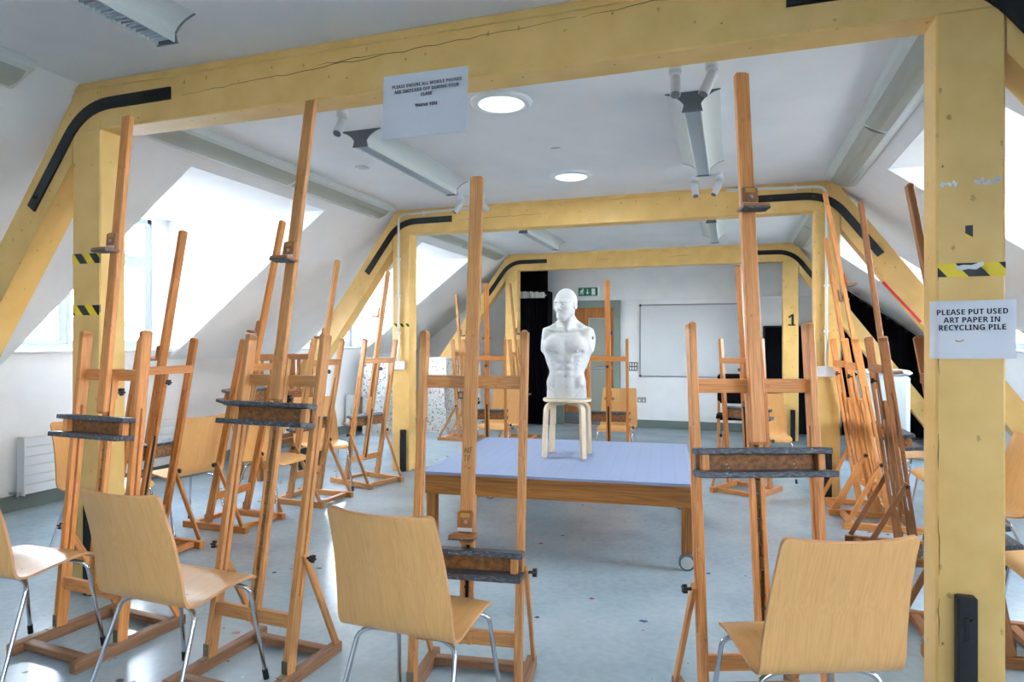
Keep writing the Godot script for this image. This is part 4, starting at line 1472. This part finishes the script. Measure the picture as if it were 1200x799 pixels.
func easel(label: String, x: float, z: float, yaw: float, lean: float, W: float, LM: float, LT: float, LC: float, wood: StandardMaterial3D, group: String, front := 0.22, rear := 0.33, LU := 1.40):
	var t := thing("easel", label, "easel", V(x, 0, z), deg_to_rad(yaw), group)
	var al := deg_to_rad(lean)
	var E := func(s: float, L: float, d: float): return Vector3(s, 0.05 + L * cos(al) + d * sin(al), -L * sin(al) + d * cos(al))
	var X := Vector3.RIGHT
	var st := mb()
	var hw := W / 2
	for s in [-1, 1]:
		st = mb()
		bar(st, Vector3(s * hw, 0.025, front), Vector3(s * hw, 0.025, -rear), 0.042, 0.05, X, 0.004)
		part("runner", st, M.easel_worn if group.contains("front") else wood, t)
	for zz in [front - 0.07, -rear + 0.07]:
		st = mb()
		bar(st, Vector3(-hw + 0.02, 0.028, zz), Vector3(hw - 0.02, 0.028, zz), 0.045, 0.032, Vector3.BACK, 0.003)
		part("cross_rail", st, M.easel_worn if group.contains("front") else wood, t)
	for s in [-1, 1]:
		# slotted upright
		st = mb()
		var up: float = hw - 0.004
		bar(st, E.call(s * up, 0.0, 0), E.call(s * up, 0.30, 0), 0.028, 0.052, X, 0.002, 0.0)
		for dz in [-0.0155, 0.0155]:
			bar(st, E.call(s * up, 0.299, dz), E.call(s * up, 1.04, dz), 0.028, 0.021, X, 0.002, 0.0)
		bar(st, E.call(s * up, 1.039, 0), E.call(s * up, LU - 0.011, 0), 0.028, 0.052, X, 0.003, 0.0)
		bar(st, E.call(s * up, LU - 0.04, 0), E.call(s * up, LU, 0), 0.028, 0.052, X, 0.003, 0.008)
		part("upright", st, wood, t)
		st = mb()
		var b: Vector3 = E.call(s * up, 0.02, 0.029)
		bar(st, b - Vector3(0, 0.022, 0.002), b + Vector3(0, 0.036, -0.003), 0.030, 0.003, X, 0.001)
		bar(st, b + Vector3(0, -0.0195, -0.001), b + Vector3(0, -0.0195, 0.03), 0.030, 0.003, X, 0.001)
		tube(st, [b + Vector3(0, 0.018, -0.002), b + Vector3(0, 0.018, 0.004)], 0.005, 0.004, 8)
		part("bracket", st, M.zinc, t)
		# stay down to the back of the runner
		st = mb()
		var sa: Vector3 = E.call(s * (hw + 0.020), 0.455, 0.0)
		var sb := Vector3(s * (hw + 0.012), 0.052, -rear + 0.035)
		bar(st, sa + (sa - sb).normalized() * 0.02, sb, 0.016, 0.032, X, 0.003, 0.004)
		part("stay", st, wood, t)
		st = mb()
		star_knob(st, E.call(s * (hw + 0.026), 0.455, 0), Vector3(s, 0, 0), 0.014)
		part("knob", st, M.knob, t)
	st = mb()
	bar(st, E.call(-hw + 0.01, 0.20, 0), E.call(hw - 0.01, 0.20, 0), 0.056, 0.022, Vector3.UP, 0.002)
	part("lower_crossbar", st, wood, t)
	st = mb()
	bar(st, E.call(-hw + 0.008, 1.19, -0.020), E.call(hw - 0.008, 1.19, -0.020), 0.052, 0.024, Vector3.UP, 0.002)
	part("upper_crossbar", st, wood, t)
	# ratchet post behind the tray, mast in front of the crossbar
	var top_r: float = max(LT + 0.25, 0.55)
	st = mb()
	for s in [-1, 1]:
		bar(st, E.call(s * 0.0175, 0.17, 0), E.call(s * 0.0175, top_r, 0), 0.018, 0.026, X, 0.002)
	part("ratchet_post", st, wood, t)
	st = mb()
	var nr := int((LT - 0.22) / 0.045)
	for k in nr:
		var r0: Vector3 = E.call(-0.011, 0.25 + 0.045 * k, 0.004)
		bar(st, r0, r0 + Vector3(0.022, 0, 0), 0.005, 0.016, Vector3.UP, 0.001)
	bar(st, E.call(0, 0.17, -0.010), E.call(0, top_r - 0.02, -0.010), 0.020, 0.003, X, 0.0005)
	part("rungs", st, M.zinc if nr > 12 else M.knob, t)
	st = mb()
	bar(st, E.call(0, LT + 0.06, 0.031), E.call(0, LM, 0.031), 0.054, 0.028, X, 0.003, 0.010)
	part("mast", st, wood, t)
	st = mb()
	bar(st, E.call(0, top_r - 0.12, -0.022), E.call(0, 1.20, -0.022), 0.03, 0.014, X, 0.002)
	part("guide", st, wood, t)
	st = mb()
	star_knob(st, E.call(0.0, 1.105, -0.030), Vector3(0, 0, -1).rotated(X, al), 0.016)
	part("knob", st, M.knob, t)
	# sliding clamp on the mast
	st = mb()
	bar(st, E.call(0, LC, 0.056), E.call(0, LC + 0.085, 0.056), 0.062, 0.020, X, 0.003, 0.008)
	bar(st, E.call(-0.050, LC - 0.006, 0.085), E.call(0.050, LC - 0.006, 0.085), 0.075, 0.014, E.call(0, 0, 1) - E.call(0, 0, 0), 0.003)
	var cl := part("clamp", st, M.easel_brown, t)
	st = mb()
	bar(st, E.call(-0.051, LC - 0.015, 0.098), E.call(0.051, LC - 0.015, 0.098), 0.05, 0.007, E.call(0, 0, 1) - E.call(0, 0, 0), 0.001)
	part("clamp_lip", st, M.crust, cl)
	st = mb()
	bar(st, E.call(0, LC + 0.060, 0.0665), E.call(0, LC + 0.076, 0.0665), 0.036, 0.002, X, 0.0005)
	part("maker_plate", st, M.label_gold, cl)
	st = mb()
	bar(st, E.call(0, LC + 0.006, 0.0665), E.call(0, LC + 0.020, 0.0665), 0.058, 0.003, X, 0.0005)
	part("strip", st, M.strip, cl)
	st = mb()
	tube(st, [E.call(0.003, LC + 0.042, 0.064), E.call(0.003, LC + 0.042, 0.073)], 0.008, 0.006, 10)
	part("screw", st, M.steel, cl)
	# tray: back board, crusted ledges, end blocks
	var TW := W * 0.5 + 0.018
	var fw: Vector3 = E.call(0, 0, 1) - E.call(0, 0, 0)
	st = mb()
	bar(st, E.call(-TW + 0.01, LT, 0.037), E.call(TW - 0.01, LT, 0.037), 0.085, 0.016, Vector3.UP, 0.002)
	var tray := part("tray", st, M.tray_wood, t)
	st = mb()
	bar(st, E.call(-TW, LT + 0.040, 0.062), E.call(TW, LT + 0.040, 0.062), 0.066, 0.022, fw, 0.003)
	part("ledge", st, M.crust, tray)
	st = mb()
	bar(st, E.call(-TW, LT - 0.040, 0.078), E.call(TW, LT - 0.040, 0.078), 0.10, 0.022, fw, 0.003)
	part("ledge", st, M.crust, tray)
	for s in [-1, 1]:
		st = mb()
		bar(st, E.call(s * (TW - 0.035), LT - 0.03, 0.060), E.call(s * (TW - 0.035), LT + 0.03, 0.060), 0.026, 0.032, X, 0.002)
		part("end_block", st, wood, tray)
	return t

func build_easels():
	var near := "easels in the front row"
	var left := "easels down the left side"
	var right := "easels down the right side"
	var far := "easels beyond the platform"
	#      label, x, z, yaw, lean, W, LM, LT, LC
	easel("tall wooden easel at the front left, against the left yellow post", -2.806, 2.245, -4.0, 5.0, 0.42, 2.455, 0.945, 1.78, M.easel_pale, near)
	easel("tall wooden easel behind the second chair from the left, high paint-crusted tray", -1.905, 2.235, -2.5, 9.8, 0.42, 2.52, 1.035, 1.73, M.easel, near)
	easel("wooden easel behind the middle front chair, tray set low beside the seat", -0.98, 2.345, 8.0, 6.4, 0.43, 2.045, 0.49, 0.60, M.easel, near)
	var low: Node3D = get_node("easel_002")
	var hand := mb()
	var al := deg_to_rad(6.4)
	var pt := func(x, L): return Vector3(x, 0.05 + L * cos(al) + 0.0455 * sin(al), -L * sin(al) + 0.0455 * cos(al))
	for q in [[-0.016, 0.905, -0.011, 0.928], [-0.011, 0.928, -0.005, 0.905], [-0.014, 0.914, -0.008, 0.914], [-0.002, 0.906, -0.002, 0.927], [-0.002, 0.916, 0.006, 0.927], [-0.002, 0.916, 0.006, 0.906], [0.009, 0.906, 0.009, 0.927], [0.009, 0.927, 0.017, 0.926], [0.009, 0.917, 0.015, 0.917], [-0.012, 0.873, -0.012, 0.895], [-0.016, 0.895, -0.006, 0.895], [0.0, 0.873, 0.0, 0.895], [0.0, 0.895, 0.010, 0.894], [0.0, 0.885, 0.008, 0.885], [-0.014, 0.850, -0.004, 0.855], [0.0, 0.846, 0.012, 0.848]]:
		bar(hand, pt.call(q[0], q[1]), pt.call(q[2], q[3]), 0.0022, 0.0006, Vector3.RIGHT if absf(q[1] - q[3]) > 0.008 else Vector3.UP, 0.0002)
	part("marker_writing", hand, mat(Color(0.22, 0.27, 0.10), 0.8), low)
	easel("tallest wooden easel behind the front right chair, wide paint-crusted tray", 0.122, 2.50, 21.0, 6.6, 0.46, 2.42, 0.91, 1.86, M.easel_pale, near, 0.22, 0.33, 1.43)
	easel("wooden easel seen from behind next to the front left easel", -3.75, 3.33, -92.0, 12.0, 0.41, 2.10, 0.62, 1.25, M.easel_gold, left, 0.22, 0.36)
	easel("wooden easel on the left side, half hidden behind the second front easel", -3.694, 4.105, -90.2, 13.3, 0.41, 2.31, 0.95, 1.45, M.easel_gold, left, 0.22, 0.36)
	easel("wooden easel on the left side, just right of the second front easel", -3.596, 4.929, -91.7, 10.3, 0.41, 2.09, 0.62, 1.40, M.easel, left, 0.22, 0.36)
	easel("wooden easel on the left side beside the middle frame's left post", -3.519, 5.761, -107.0, 10.8, 0.41, 2.07, 0.57, 1.62, M.easel, left, 0.22, 0.36)
	easel("slender wooden easel on the right side nearest the middle frame's post", 1.06, 6.10, 94.8, 8.7, 0.41, 2.255, 0.65, 1.72, M.easel_pale, right)
	easel("wooden easel on the right side with the longest leaning mast", 1.116, 5.68, 92.0, 10.2, 0.41, 2.57, 0.68, 1.82, M.easel_pale, right)
	easel("brown wooden easel on the right side, second nearest the near post", 1.09, 4.90, 91.3, 7.6, 0.41, 2.31, 0.72, 1.16, M.easel_brown, right)
	easel("brown wooden easel on the right side partly hidden by the near post", 1.13, 3.56, 91.0, 9.8, 0.41, 2.13, 0.50, 1.42, M.easel_brown, right)
	easel("wooden easel beyond the platform, in front of the door, seen from behind", -1.246, 7.006, 183.5, 7.3, 0.41, 2.01, 0.55, 0.75, M.easel_gold, far)
	easel("wooden easel beyond the platform behind the tallest easel's tray", 0.156, 6.573, 152.6, 6.9, 0.41, 2.07, 0.68, 1.36, M.easel_gold, far)
	easel("wooden easel beyond the platform, hidden behind the low-tray easel's mast", -2.53, 6.70, 196.0, 7.2, 0.41, 1.99, 0.56, 1.40, M.easel_gold, far)
	easel("thin wooden easel in the far left bay beside the paint-flicked boxes", -3.66, 8.75, 92.0, 4.5, 0.41, 2.05, 0.60, 1.45, M.easel, "easels in the far bay")
	easel("thin wooden easel in the far left bay before the far left post", -2.86, 9.02, 92.0, 6.0, 0.41, 2.22, 0.62, 1.48, M.easel, "easels in the far bay")

# ------------------------------------------------------------------ chairs
var chair_parts := {}

func chair_shell() -> Array:
	# side profile from the front of the seat over the bend to the top of the back: (z, y), half width, lateral curve
	var prof := [[-0.222, 0.405, 0.180, 0.0], [-0.212, 0.418, 0.186, 0.0], [-0.19, 0.429, 0.190, 0.001], [-0.15, 0.435, 0.194, 0.003], [-0.08, 0.436, 0.199, 0.005], [0.0, 0.431, 0.204, 0.006], [0.07, 0.426, 0.209, 0.006], [0.12, 0.426, 0.213, 0.004], [0.155, 0.435, 0.215, 0.002], [0.178, 0.455, 0.216, -0.004], [0.192, 0.485, 0.216, -0.010], [0.203, 0.53, 0.214, -0.016], [0.219, 0.60, 0.210, -0.020], [0.239, 0.68, 0.205, -0.023], [0.264, 0.76, 0.200, -0.024], [0.284, 0.82, 0.197, -0.024], [0.296, 0.853, 0.195, -0.024]]
	# resample smoothly
	var rows := []
	for i in prof.size() - 1:
		var p0 = prof[max(i - 1, 0)]
		var p1 = prof[i]
		var p2 = prof[i + 1]
		var p3 = prof[min(i + 2, prof.size() - 1)]
		for k in 3:
			var r := []
			for c in 4:
				r.append(cubic_interpolate(p1[c], p2[c], p0[c], p3[c], k / 3.0))
			rows.append(r)
	var last: Array = prof[-1]
	var pen: Array = rows[-1]
	for q in [0.25, 0.5, 0.7, 0.85, 0.94]:
		var r := []
		for c in 4:
			r.append(lerpf(pen[c], last[c], q))
		rows.append(r)
	rows.append(last)
	var n := rows.size()
	var dist := [0.0]
	for i in range(1, n):
		dist.append(dist[i - 1] + Vector2(rows[i][0] - rows[i - 1][0], rows[i][1] - rows[i - 1][1]).length())
	var total: float = dist[n - 1]
	var cols := 16
	var th := 0.0105
	var top := []
	var bot := []
	for i in n:
		var a = rows[max(i - 1, 0)]
		var b = rows[min(i + 1, n - 1)]
		var tg := Vector2(b[0] - a[0], b[1] - a[1]).normalized()
		var nn := Vector3(0, tg.x, -tg.y)       # upper / inner side
		var w: float = rows[i][2]
		var rc := 0.018 if dist[i] > total * 0.5 else 0.035
		var de: float = min(dist[i], total - dist[i])
		if de < rc:
			w -= rc - sqrt(rc * rc - (rc - de) * (rc - de))
		var r0 := []
		var r1 := []
		for j in cols + 1:
			var f := float(j) / cols * 2.0 - 1.0
			var p := Vector3(f * w, rows[i][1], rows[i][0])
			p += nn * absf(rows[i][3]) * f * f if true else Vector3.ZERO
			r0.append(p + nn * th / 2)
			r1.append(p - nn * th / 2)
		top.append(r0)
		bot.append(r1)
	var st := mb()
	for side in 2:
		st.set_smooth_group(side)
		var R = top if side == 0 else bot
		for i in n - 1:
			for j in cols:
				var P := [R[i][j], R[i][j + 1], R[i + 1][j + 1], R[i + 1][j]]
				var U := [Vector2(R[i][j].x, dist[i]), Vector2(R[i][j + 1].x, dist[i]), Vector2(R[i + 1][j + 1].x, dist[i + 1]), Vector2(R[i + 1][j].x, dist[i + 1])]
				for q in ([0, 3, 2, 0, 2, 1] if side == 0 else [0, 1, 2, 0, 2, 3]):
					st.set_uv(U[q])
					st.add_vertex(P[q])
	st.index()
	st.generate_normals()
	var se := mb()
	var loop_t := []
	var loop_b := []
	for i in n:
		loop_t.append(top[i][0]); loop_b.append(bot[i][0])
	for j in range(1, cols + 1):
		loop_t.append(top[n - 1][j]); loop_b.append(bot[n - 1][j])
	for i in range(n - 2, -1, -1):
		loop_t.append(top[i][cols]); loop_b.append(bot[i][cols])
	for j in range(cols - 1, 0, -1):
		loop_t.append(top[0][j]); loop_b.append(bot[0][j])
	var m := loop_t.size()
	for i in m:
		var k := (i + 1) % m
		var c: Vector3 = (loop_t[i] + loop_b[i]) * 0.5
		var o: Vector3 = c - Vector3(0, 0.5, 0.0)
		o.y = 0.0
		var out := Vector3(c.x * 4.0, 0, 0)
		if absf(c.x) < 0.14:
			out = Vector3(0, 1, 0.3) if c.y > 0.6 else Vector3(0, -0.4, -1)
		quad(se, loop_t[i], loop_t[k], loop_b[k], loop_b[i], out)
	return [st.commit(), se.commit()]

func chair(label: String, x: float, z: float, yaw: float, group := "plywood chairs"):
	if chair_parts.is_empty():
		var sh := chair_shell()
		chair_parts.shell = sh[0]
		chair_parts.edge = sh[1]
		var r := 0.0085
		for k in 4:
			var s := -1 if k % 2 == 0 else 1
			var st := mb()
			var pts: Array
			if k < 2:
				pts = [Vector3(s * 0.222, 0.012, -0.225), Vector3(s * 0.190, 0.392, -0.165), Vector3(s * 0.13, 0.409, -0.14), Vector3(0, 0.409, -0.135)]
			else:
				pts = [Vector3(s * 0.222, 0.012, 0.245), Vector3(s * 0.188, 0.388, 0.105), Vector3(s * 0.13, 0.405, 0.09), Vector3(0, 0.405, 0.088)]
			var c := bend(pts, 0.055, 6)
			tube(st, c, r, -1, 12)
			chair_parts["leg%d" % k] = st.commit()
			st = mb()
			var d: Vector3 = (pts[0] - pts[1]).normalized()
			tube(st, [pts[0] - d * 0.03, pts[0] + d * 0.004, pts[0] + d * 0.0115], 0.0112, 0.012, 10)
			chair_parts["cap%d" % k] = st.commit()
		var sf := mb()
		for s in [-1, 1]:
			tube(sf, [Vector3(s * 0.10, 0.409, -0.14), Vector3(s * 0.10, 0.405, 0.09)], 0.0075, -1, 10)
			box(sf, Vector3(s * 0.10, 0.416, -0.10), Vector3(0.03, 0.008, 0.05), 0.002)
			box(sf, Vector3(s * 0.10, 0.413, 0.06), Vector3(0.03, 0.008, 0.05), 0.002)
		chair_parts.frame = sf.commit()
		var sc := mb()
		for q in [Vector3(-0.1, 0.4415, -0.1), Vector3(0.1, 0.4415, -0.1), Vector3(-0.1, 0.4335, 0.06), Vector3(0.1, 0.4335, 0.06)]:
			tube(sc, [q - Vector3(0, 0.003, 0), q + Vector3(0, 0.0012, 0)], 0.005, 0.004, 8)
		chair_parts.screws = sc.commit()
	var t := thing("chair", label, "chair", V(x, 0, z), deg_to_rad(-yaw), group)
	var shell := part("shell", chair_parts.shell, M.ply, t)
	part("ply_edge", chair_parts.edge, M.ply_edge, shell)
	part("screws", chair_parts.screws, M.steel, shell)
	part("seat_frame", chair_parts.frame, M.chrome, t)
	for k in 4:
		var l := part("leg", chair_parts["leg%d" % k], M.chrome, t)
		part("foot_cap", chair_parts["cap%d" % k], M.rubber, l)
	return t

func build_chairs():
	chair("tan plywood chair with chrome legs cut off by the photo's left edge", -2.941, 2.02, -2.5)
	chair("tan plywood chair with chrome legs before the high-tray easel, second from left", -2.055, 2.03, 2.2)
	chair("tan plywood chair with chrome legs in the front middle, its back to us", -1.038, 2.09, 2.7)
	chair("tan plywood chair at the front right, turned left before the tallest easel", 0.209, 2.25, -22.3)
	chair("plywood chair at the left side tucked behind the front left easel", -3.97, 3.30, 92)
	chair("plywood chair by the left radiator, its glossy back turned to us", -3.88, 3.84, -80)
	chair("plywood chair on the left between two easels, partly behind the second easel", -3.62, 4.52, 88)
	chair("plywood chair on the left facing right, beside the middle frame's post", -3.68, 5.31, 128)
	chair("plywood chair facing us beyond the platform, before the door", -1.25, 7.50, 178)
	chair("plywood chair facing us beyond the platform, left of the black curtain", -2.58, 7.22, 186)
	chair("plywood chair facing us beyond the tallest easel, by the far post", 0.36, 7.25, 172)
	chair("plywood chair on the right between easels, nearest the middle post", 1.56, 6.45, -96)
	chair("plywood chair on the right tucked behind the brown easel", 1.52, 5.55, -90)
	chair("plywood chair on the right whose back shows beyond the near post's right edge", 1.36, 4.52, -92)
	chair("nearest plywood chair on the right, its seat showing beyond the near post", 1.385, 3.40, -90)
	# one dark upholstered chair by the back wall
	var t := thing("padded_chair", "dark brown padded chair by the back wall behind the far easel", "chair", V(0.02, 0, 8.9), deg_to_rad(180))
	var st := mb()
	bar(st, Vector3(0, 0.60, 0.20), Vector3(0, 0.99, 0.24), 0.40, 0.05, Vector3.RIGHT, 0.018, 0.03)
	part("backrest", st, M.black_wall, t)
	st = mb()
	bar(st, Vector3(0, 0.45, -0.22), Vector3(0, 0.45, 0.2), 0.42, 0.06, Vector3.RIGHT, 0.02, 0.03)
	part("seat", st, M.black_wall, t)
	for s in [-1, 1]:
		st = mb()
		bar(st, Vector3(s * 0.18, 0, -0.2), Vector3(s * 0.18, 0.44, -0.19), 0.035, 0.035, Vector3.RIGHT)
		part("leg", st, M.easel, t)
		st = mb()
		bar(st, Vector3(s * 0.18, 0, 0.22), Vector3(s * 0.18, 0.64, 0.20), 0.035, 0.035, Vector3.RIGHT)
		part("leg", st, M.easel, t)

# ------------------------------------------------------------------ notices, tapes and marks
func paper(st: SurfaceTool, w: float, h: float, curl: Callable):
	var nx := 20
	var ny := 12
	for side in 2:
		st.set_smooth_group(side)
		for i in nx:
			for j in ny:
				var P := []
				for e in [[i, j], [i + 1, j], [i + 1, j + 1], [i, j + 1]]:
					var x := lerpf(-w / 2, w / 2, float(e[0]) / nx)
					var y := lerpf(-h / 2, h / 2, float(e[1]) / ny)
					var p: Vector3 = curl.call(x, y)
					P.append(p - Vector3(0, 0, 0.0004 * side))
				for q in ([0, 2, 1, 0, 3, 2] if side == 0 else [0, 1, 2, 0, 2, 3]):
					st.add_vertex(P[q])
	st.index()
	st.generate_normals()

func hazard(st_y: SurfaceTool, st_b: SurfaceTool, x0: float, x1: float, y0: float, y1: float, zf: float, phase: float, period := 2.0, dir := 1.0):
	# a strip of tape with slanted black bars
	quad(st_y, Vector3(x0, y0, zf), Vector3(x1, y0, zf), Vector3(x1, y1, zf), Vector3(x0, y1, zf), Vector3(0, 0, 1))
	var h := y1 - y0
	var step := h * period
	var s := x0 - step * 2.0 + phase * step
	while s < x1 + step:
		var poly := PackedVector2Array([Vector2(s, y1), Vector2(s + step * 0.5, y1), Vector2(s + step * 0.5 + h * dir * 0.85, y0), Vector2(s + h * dir * 0.85, y0)])
		for c in Geometry2D.intersect_polygons(poly, PackedVector2Array([Vector2(x0, y0), Vector2(x1, y0), Vector2(x1, y1), Vector2(x0, y1)])):
			var idx := Geometry2D.triangulate_polygon(c)
			for k in range(0, idx.size(), 3):
				tri(st_b, Vector3(c[idx[k]].x, c[idx[k]].y, zf + 0.0004), Vector3(c[idx[k + 1]].x, c[idx[k + 1]].y, zf + 0.0004), Vector3(c[idx[k + 2]].x, c[idx[k + 2]].y, zf + 0.0004), Vector2.ZERO, Vector2.ZERO, Vector2.ZERO, Vector3(0, 0, 1))
		s += step

func tape(label: String, x0: float, x1: float, y0: float, y1: float, zf: float, phase: float, wrap := 0.0, period := 2.0):
	var t := thing("hazard_tape", label, "tape", V(0, 0, zf), 0, "striped hazard tapes")
	var a := mb()
	var b := mb()
	hazard(a, b, x0, x1, y0, y1, 0.0008, phase, period)
	var film := part("film", a, M.tape_yellow, t)
	part("stripes", b, M.tape_black, film)
	if wrap > 0:
		var a2 := mb()
		var b2 := mb()
		hazard(a2, b2, 0.0, wrap, y0, y1, 0.0008, phase + 0.4)
		var f2 := part("film", a2, M.tape_yellow, t)
		f2.position = Vector3(x1 + 0.0003, 0, 0.0)
		f2.rotation.y = PI / 2
		part("stripes", b2, M.tape_black, f2)

func build_signs():
	var zf := 2.70
	# phone notice hanging from the near beam
	var t := thing("paper_notice", "white paper notice about mobile phones hanging from the near beam", "notice", V(-1.328, 2.478, zf - 0.004), 0, "paper notices")
	var st := mb()
	paper(st, 0.425, 0.293, func(x, y): return Vector3(x + 0.004 * (y / 0.15), y - 0.01 * x, 0.004 + 0.006 * pow(maxf(0.0, 0.02 - y) / 0.15, 2.0) + 0.003 * sin(x * 9.0) * maxf(0.0, 0.02 - y) / 0.15))
	var sheet := part("sheet", st, M.paper, t)
	var lines := [["PLEASE ENSURE ALL MOBILE PHONES", 0.092], ["ARE SWITCHED OFF DURING YOUR", 0.068], ["CLASS", 0.044], ["THANK YOU", -0.004]]
	for l in lines:
		var o := part("lettering", text_mesh(l[0], 0.0142), M.ink, sheet)
		o.position = Vector3(0.012, l[1] - 0.001, 0.0085)
	# recycling notice wrapped on the near right post
	var t2 := thing("paper_notice", "white paper notice about used art paper on the right post", "notice", V(0.799, 1.441, zf - 0.003), 0, "paper notices")
	st = mb()
	paper(st, 0.268, 0.205, func(x, y):
		var back: float = maxf(0.0, absf(x) - 0.106)
		var z: float = 0.004 - (back * 1.0 if x < 0 else back * 0.25)
		var xx: float = x + (back * 0.45 if x < 0 else 0.0)
		return Vector3(xx, y + 0.008 * (x / 0.13) * 0.2 - 0.003 * cos(x * 20.0) * 0.3, z + 0.0015 * sin(y * 30.0)))
	var sheet2 := part("sheet", st, M.paper, t2)
	var l2 := [["PLEASE PUT USED", 0.062], ["ART PAPER IN", 0.034], ["RECYCLING PILE", 0.007]]
	for l in l2:
		var o := part("lettering", text_mesh(l[0], 0.0188), M.ink, sheet2)
		o.position = Vector3(0.000, l[1], 0.0062)
		o.rotation.z = 0.02
	st = mb()
	for q in [[-0.050, -0.038, -0.040, -0.043], [-0.040, -0.043, -0.024, -0.038]]:
		bar(st, Vector3(q[0], q[1], 0.0065), Vector3(q[2], q[3], 0.0065), 0.004, 0.001, Vector3.UP, 0.0003)
	part("tick_mark", st, M.label_gold, sheet2)
	# hazard tape on the posts
	tape("striped tape round the near left post, upper of the two", -3.514, -3.310, 1.828, 1.884, 2.70, 0.1, 0.15)
	tape("striped tape round the near left post, lower of the two", -3.514, -3.310, 1.540, 1.596, 2.70, 0.3, 0.15)
	tape("striped tape across the near right post above the notice", 0.697, 0.902, 1.628, 1.676, 2.70, 0.42, 0.0, 2.7)
	var scrap := thing("hazard_tape", "small scrap of striped tape higher on the near right post", "tape", V(0, 0, 2.70), 0, "striped hazard tapes")
	var s1 := mb()
	prism(s1, [Vector2(0.782, 1.781), Vector2(0.805, 1.766), Vector2(0.805, 1.762), Vector2(0.782, 1.768)], 0.0003, 0.0008)
	var bit := part("film", s1, M.tape_yellow, scrap)
	s1 = mb()
	prism(s1, [Vector2(0.782, 1.808), Vector2(0.805, 1.809), Vector2(0.805, 1.766), Vector2(0.782, 1.781)], 0.0003, 0.0009)
	part("stripes", s1, M.tape_black, bit)
	tape("striped tape on the middle frame's left post", -3.515, -3.31, 1.565, 1.60, 6.364, 0.2, 0.0)
	# torn paint patch left by old tape
	var sc := thing("torn_tape", "torn white tape residue high on the near right post", "tape residue", V(0, 0, 2.70))
	st = mb()
	var r := RandomNumberGenerator.new()
	r.seed = 17
	for c in [[0.712, 1.958], [0.722, 1.960], [0.735, 1.957], [0.748, 1.964], [0.752, 1.956], [0.815, 1.962], [0.822, 1.955], [0.836, 1.966], [0.842, 1.952], [0.852, 1.958], [0.862, 1.956], [0.872, 1.962], [0.878, 1.972], [0.884, 1.966]]:
		var poly := []
		for k in 7:
			var a := TAU * k / 7
			poly.append(Vector2(c[0], c[1]) + Vector2(cos(a) * r.randf_range(0.003, 0.011), sin(a) * r.randf_range(0.003, 0.012)))
		st = mb()
		prism(st, poly, 0.0003, 0.0008)
		part("scrap", st, M.white, sc)
	st = mb()
	prism(st, [Vector2(0.752, 1.664), Vector2(0.775, 1.670), Vector2(0.80, 1.668), Vector2(0.835, 1.680), Vector2(0.838, 1.668), Vector2(0.815, 1.652), Vector2(0.79, 1.655), Vector2(0.77, 1.650), Vector2(0.755, 1.654)], 0.0015, 0.002)
	part("scrap", st, M.white, sc)
	# red line chalked along the right brace of the middle frame, black numeral on the far post
	var rl := thing("red_line", "red painted line along the middle frame's right brace", "painted line", V(0, 0, 6.366))
	st = mb()
	bar(st, Vector3(1.235, 1.925, 0.001), Vector3(1.52, 1.575, 0.001), 0.022, 0.001, Vector3(0.8, 0.6, 0), 0.0004)
	part("stroke", st, M.red, rl)
	var nu := thing("post_number", "black figure one painted on the far right post", "number", V(0.812, 1.73, 10.116))
	var o2 := part("lettering", text_mesh("1", 0.155), M.black, nu)
	o2.position = Vector3(0, -0.0, 0.002)
	st = mb()
	box(st, Vector3(0, -0.075, 0.002), Vector3(0.10, 0.018, 0.001), 0.0003)
	part("base_stroke", st, M.black, nu)
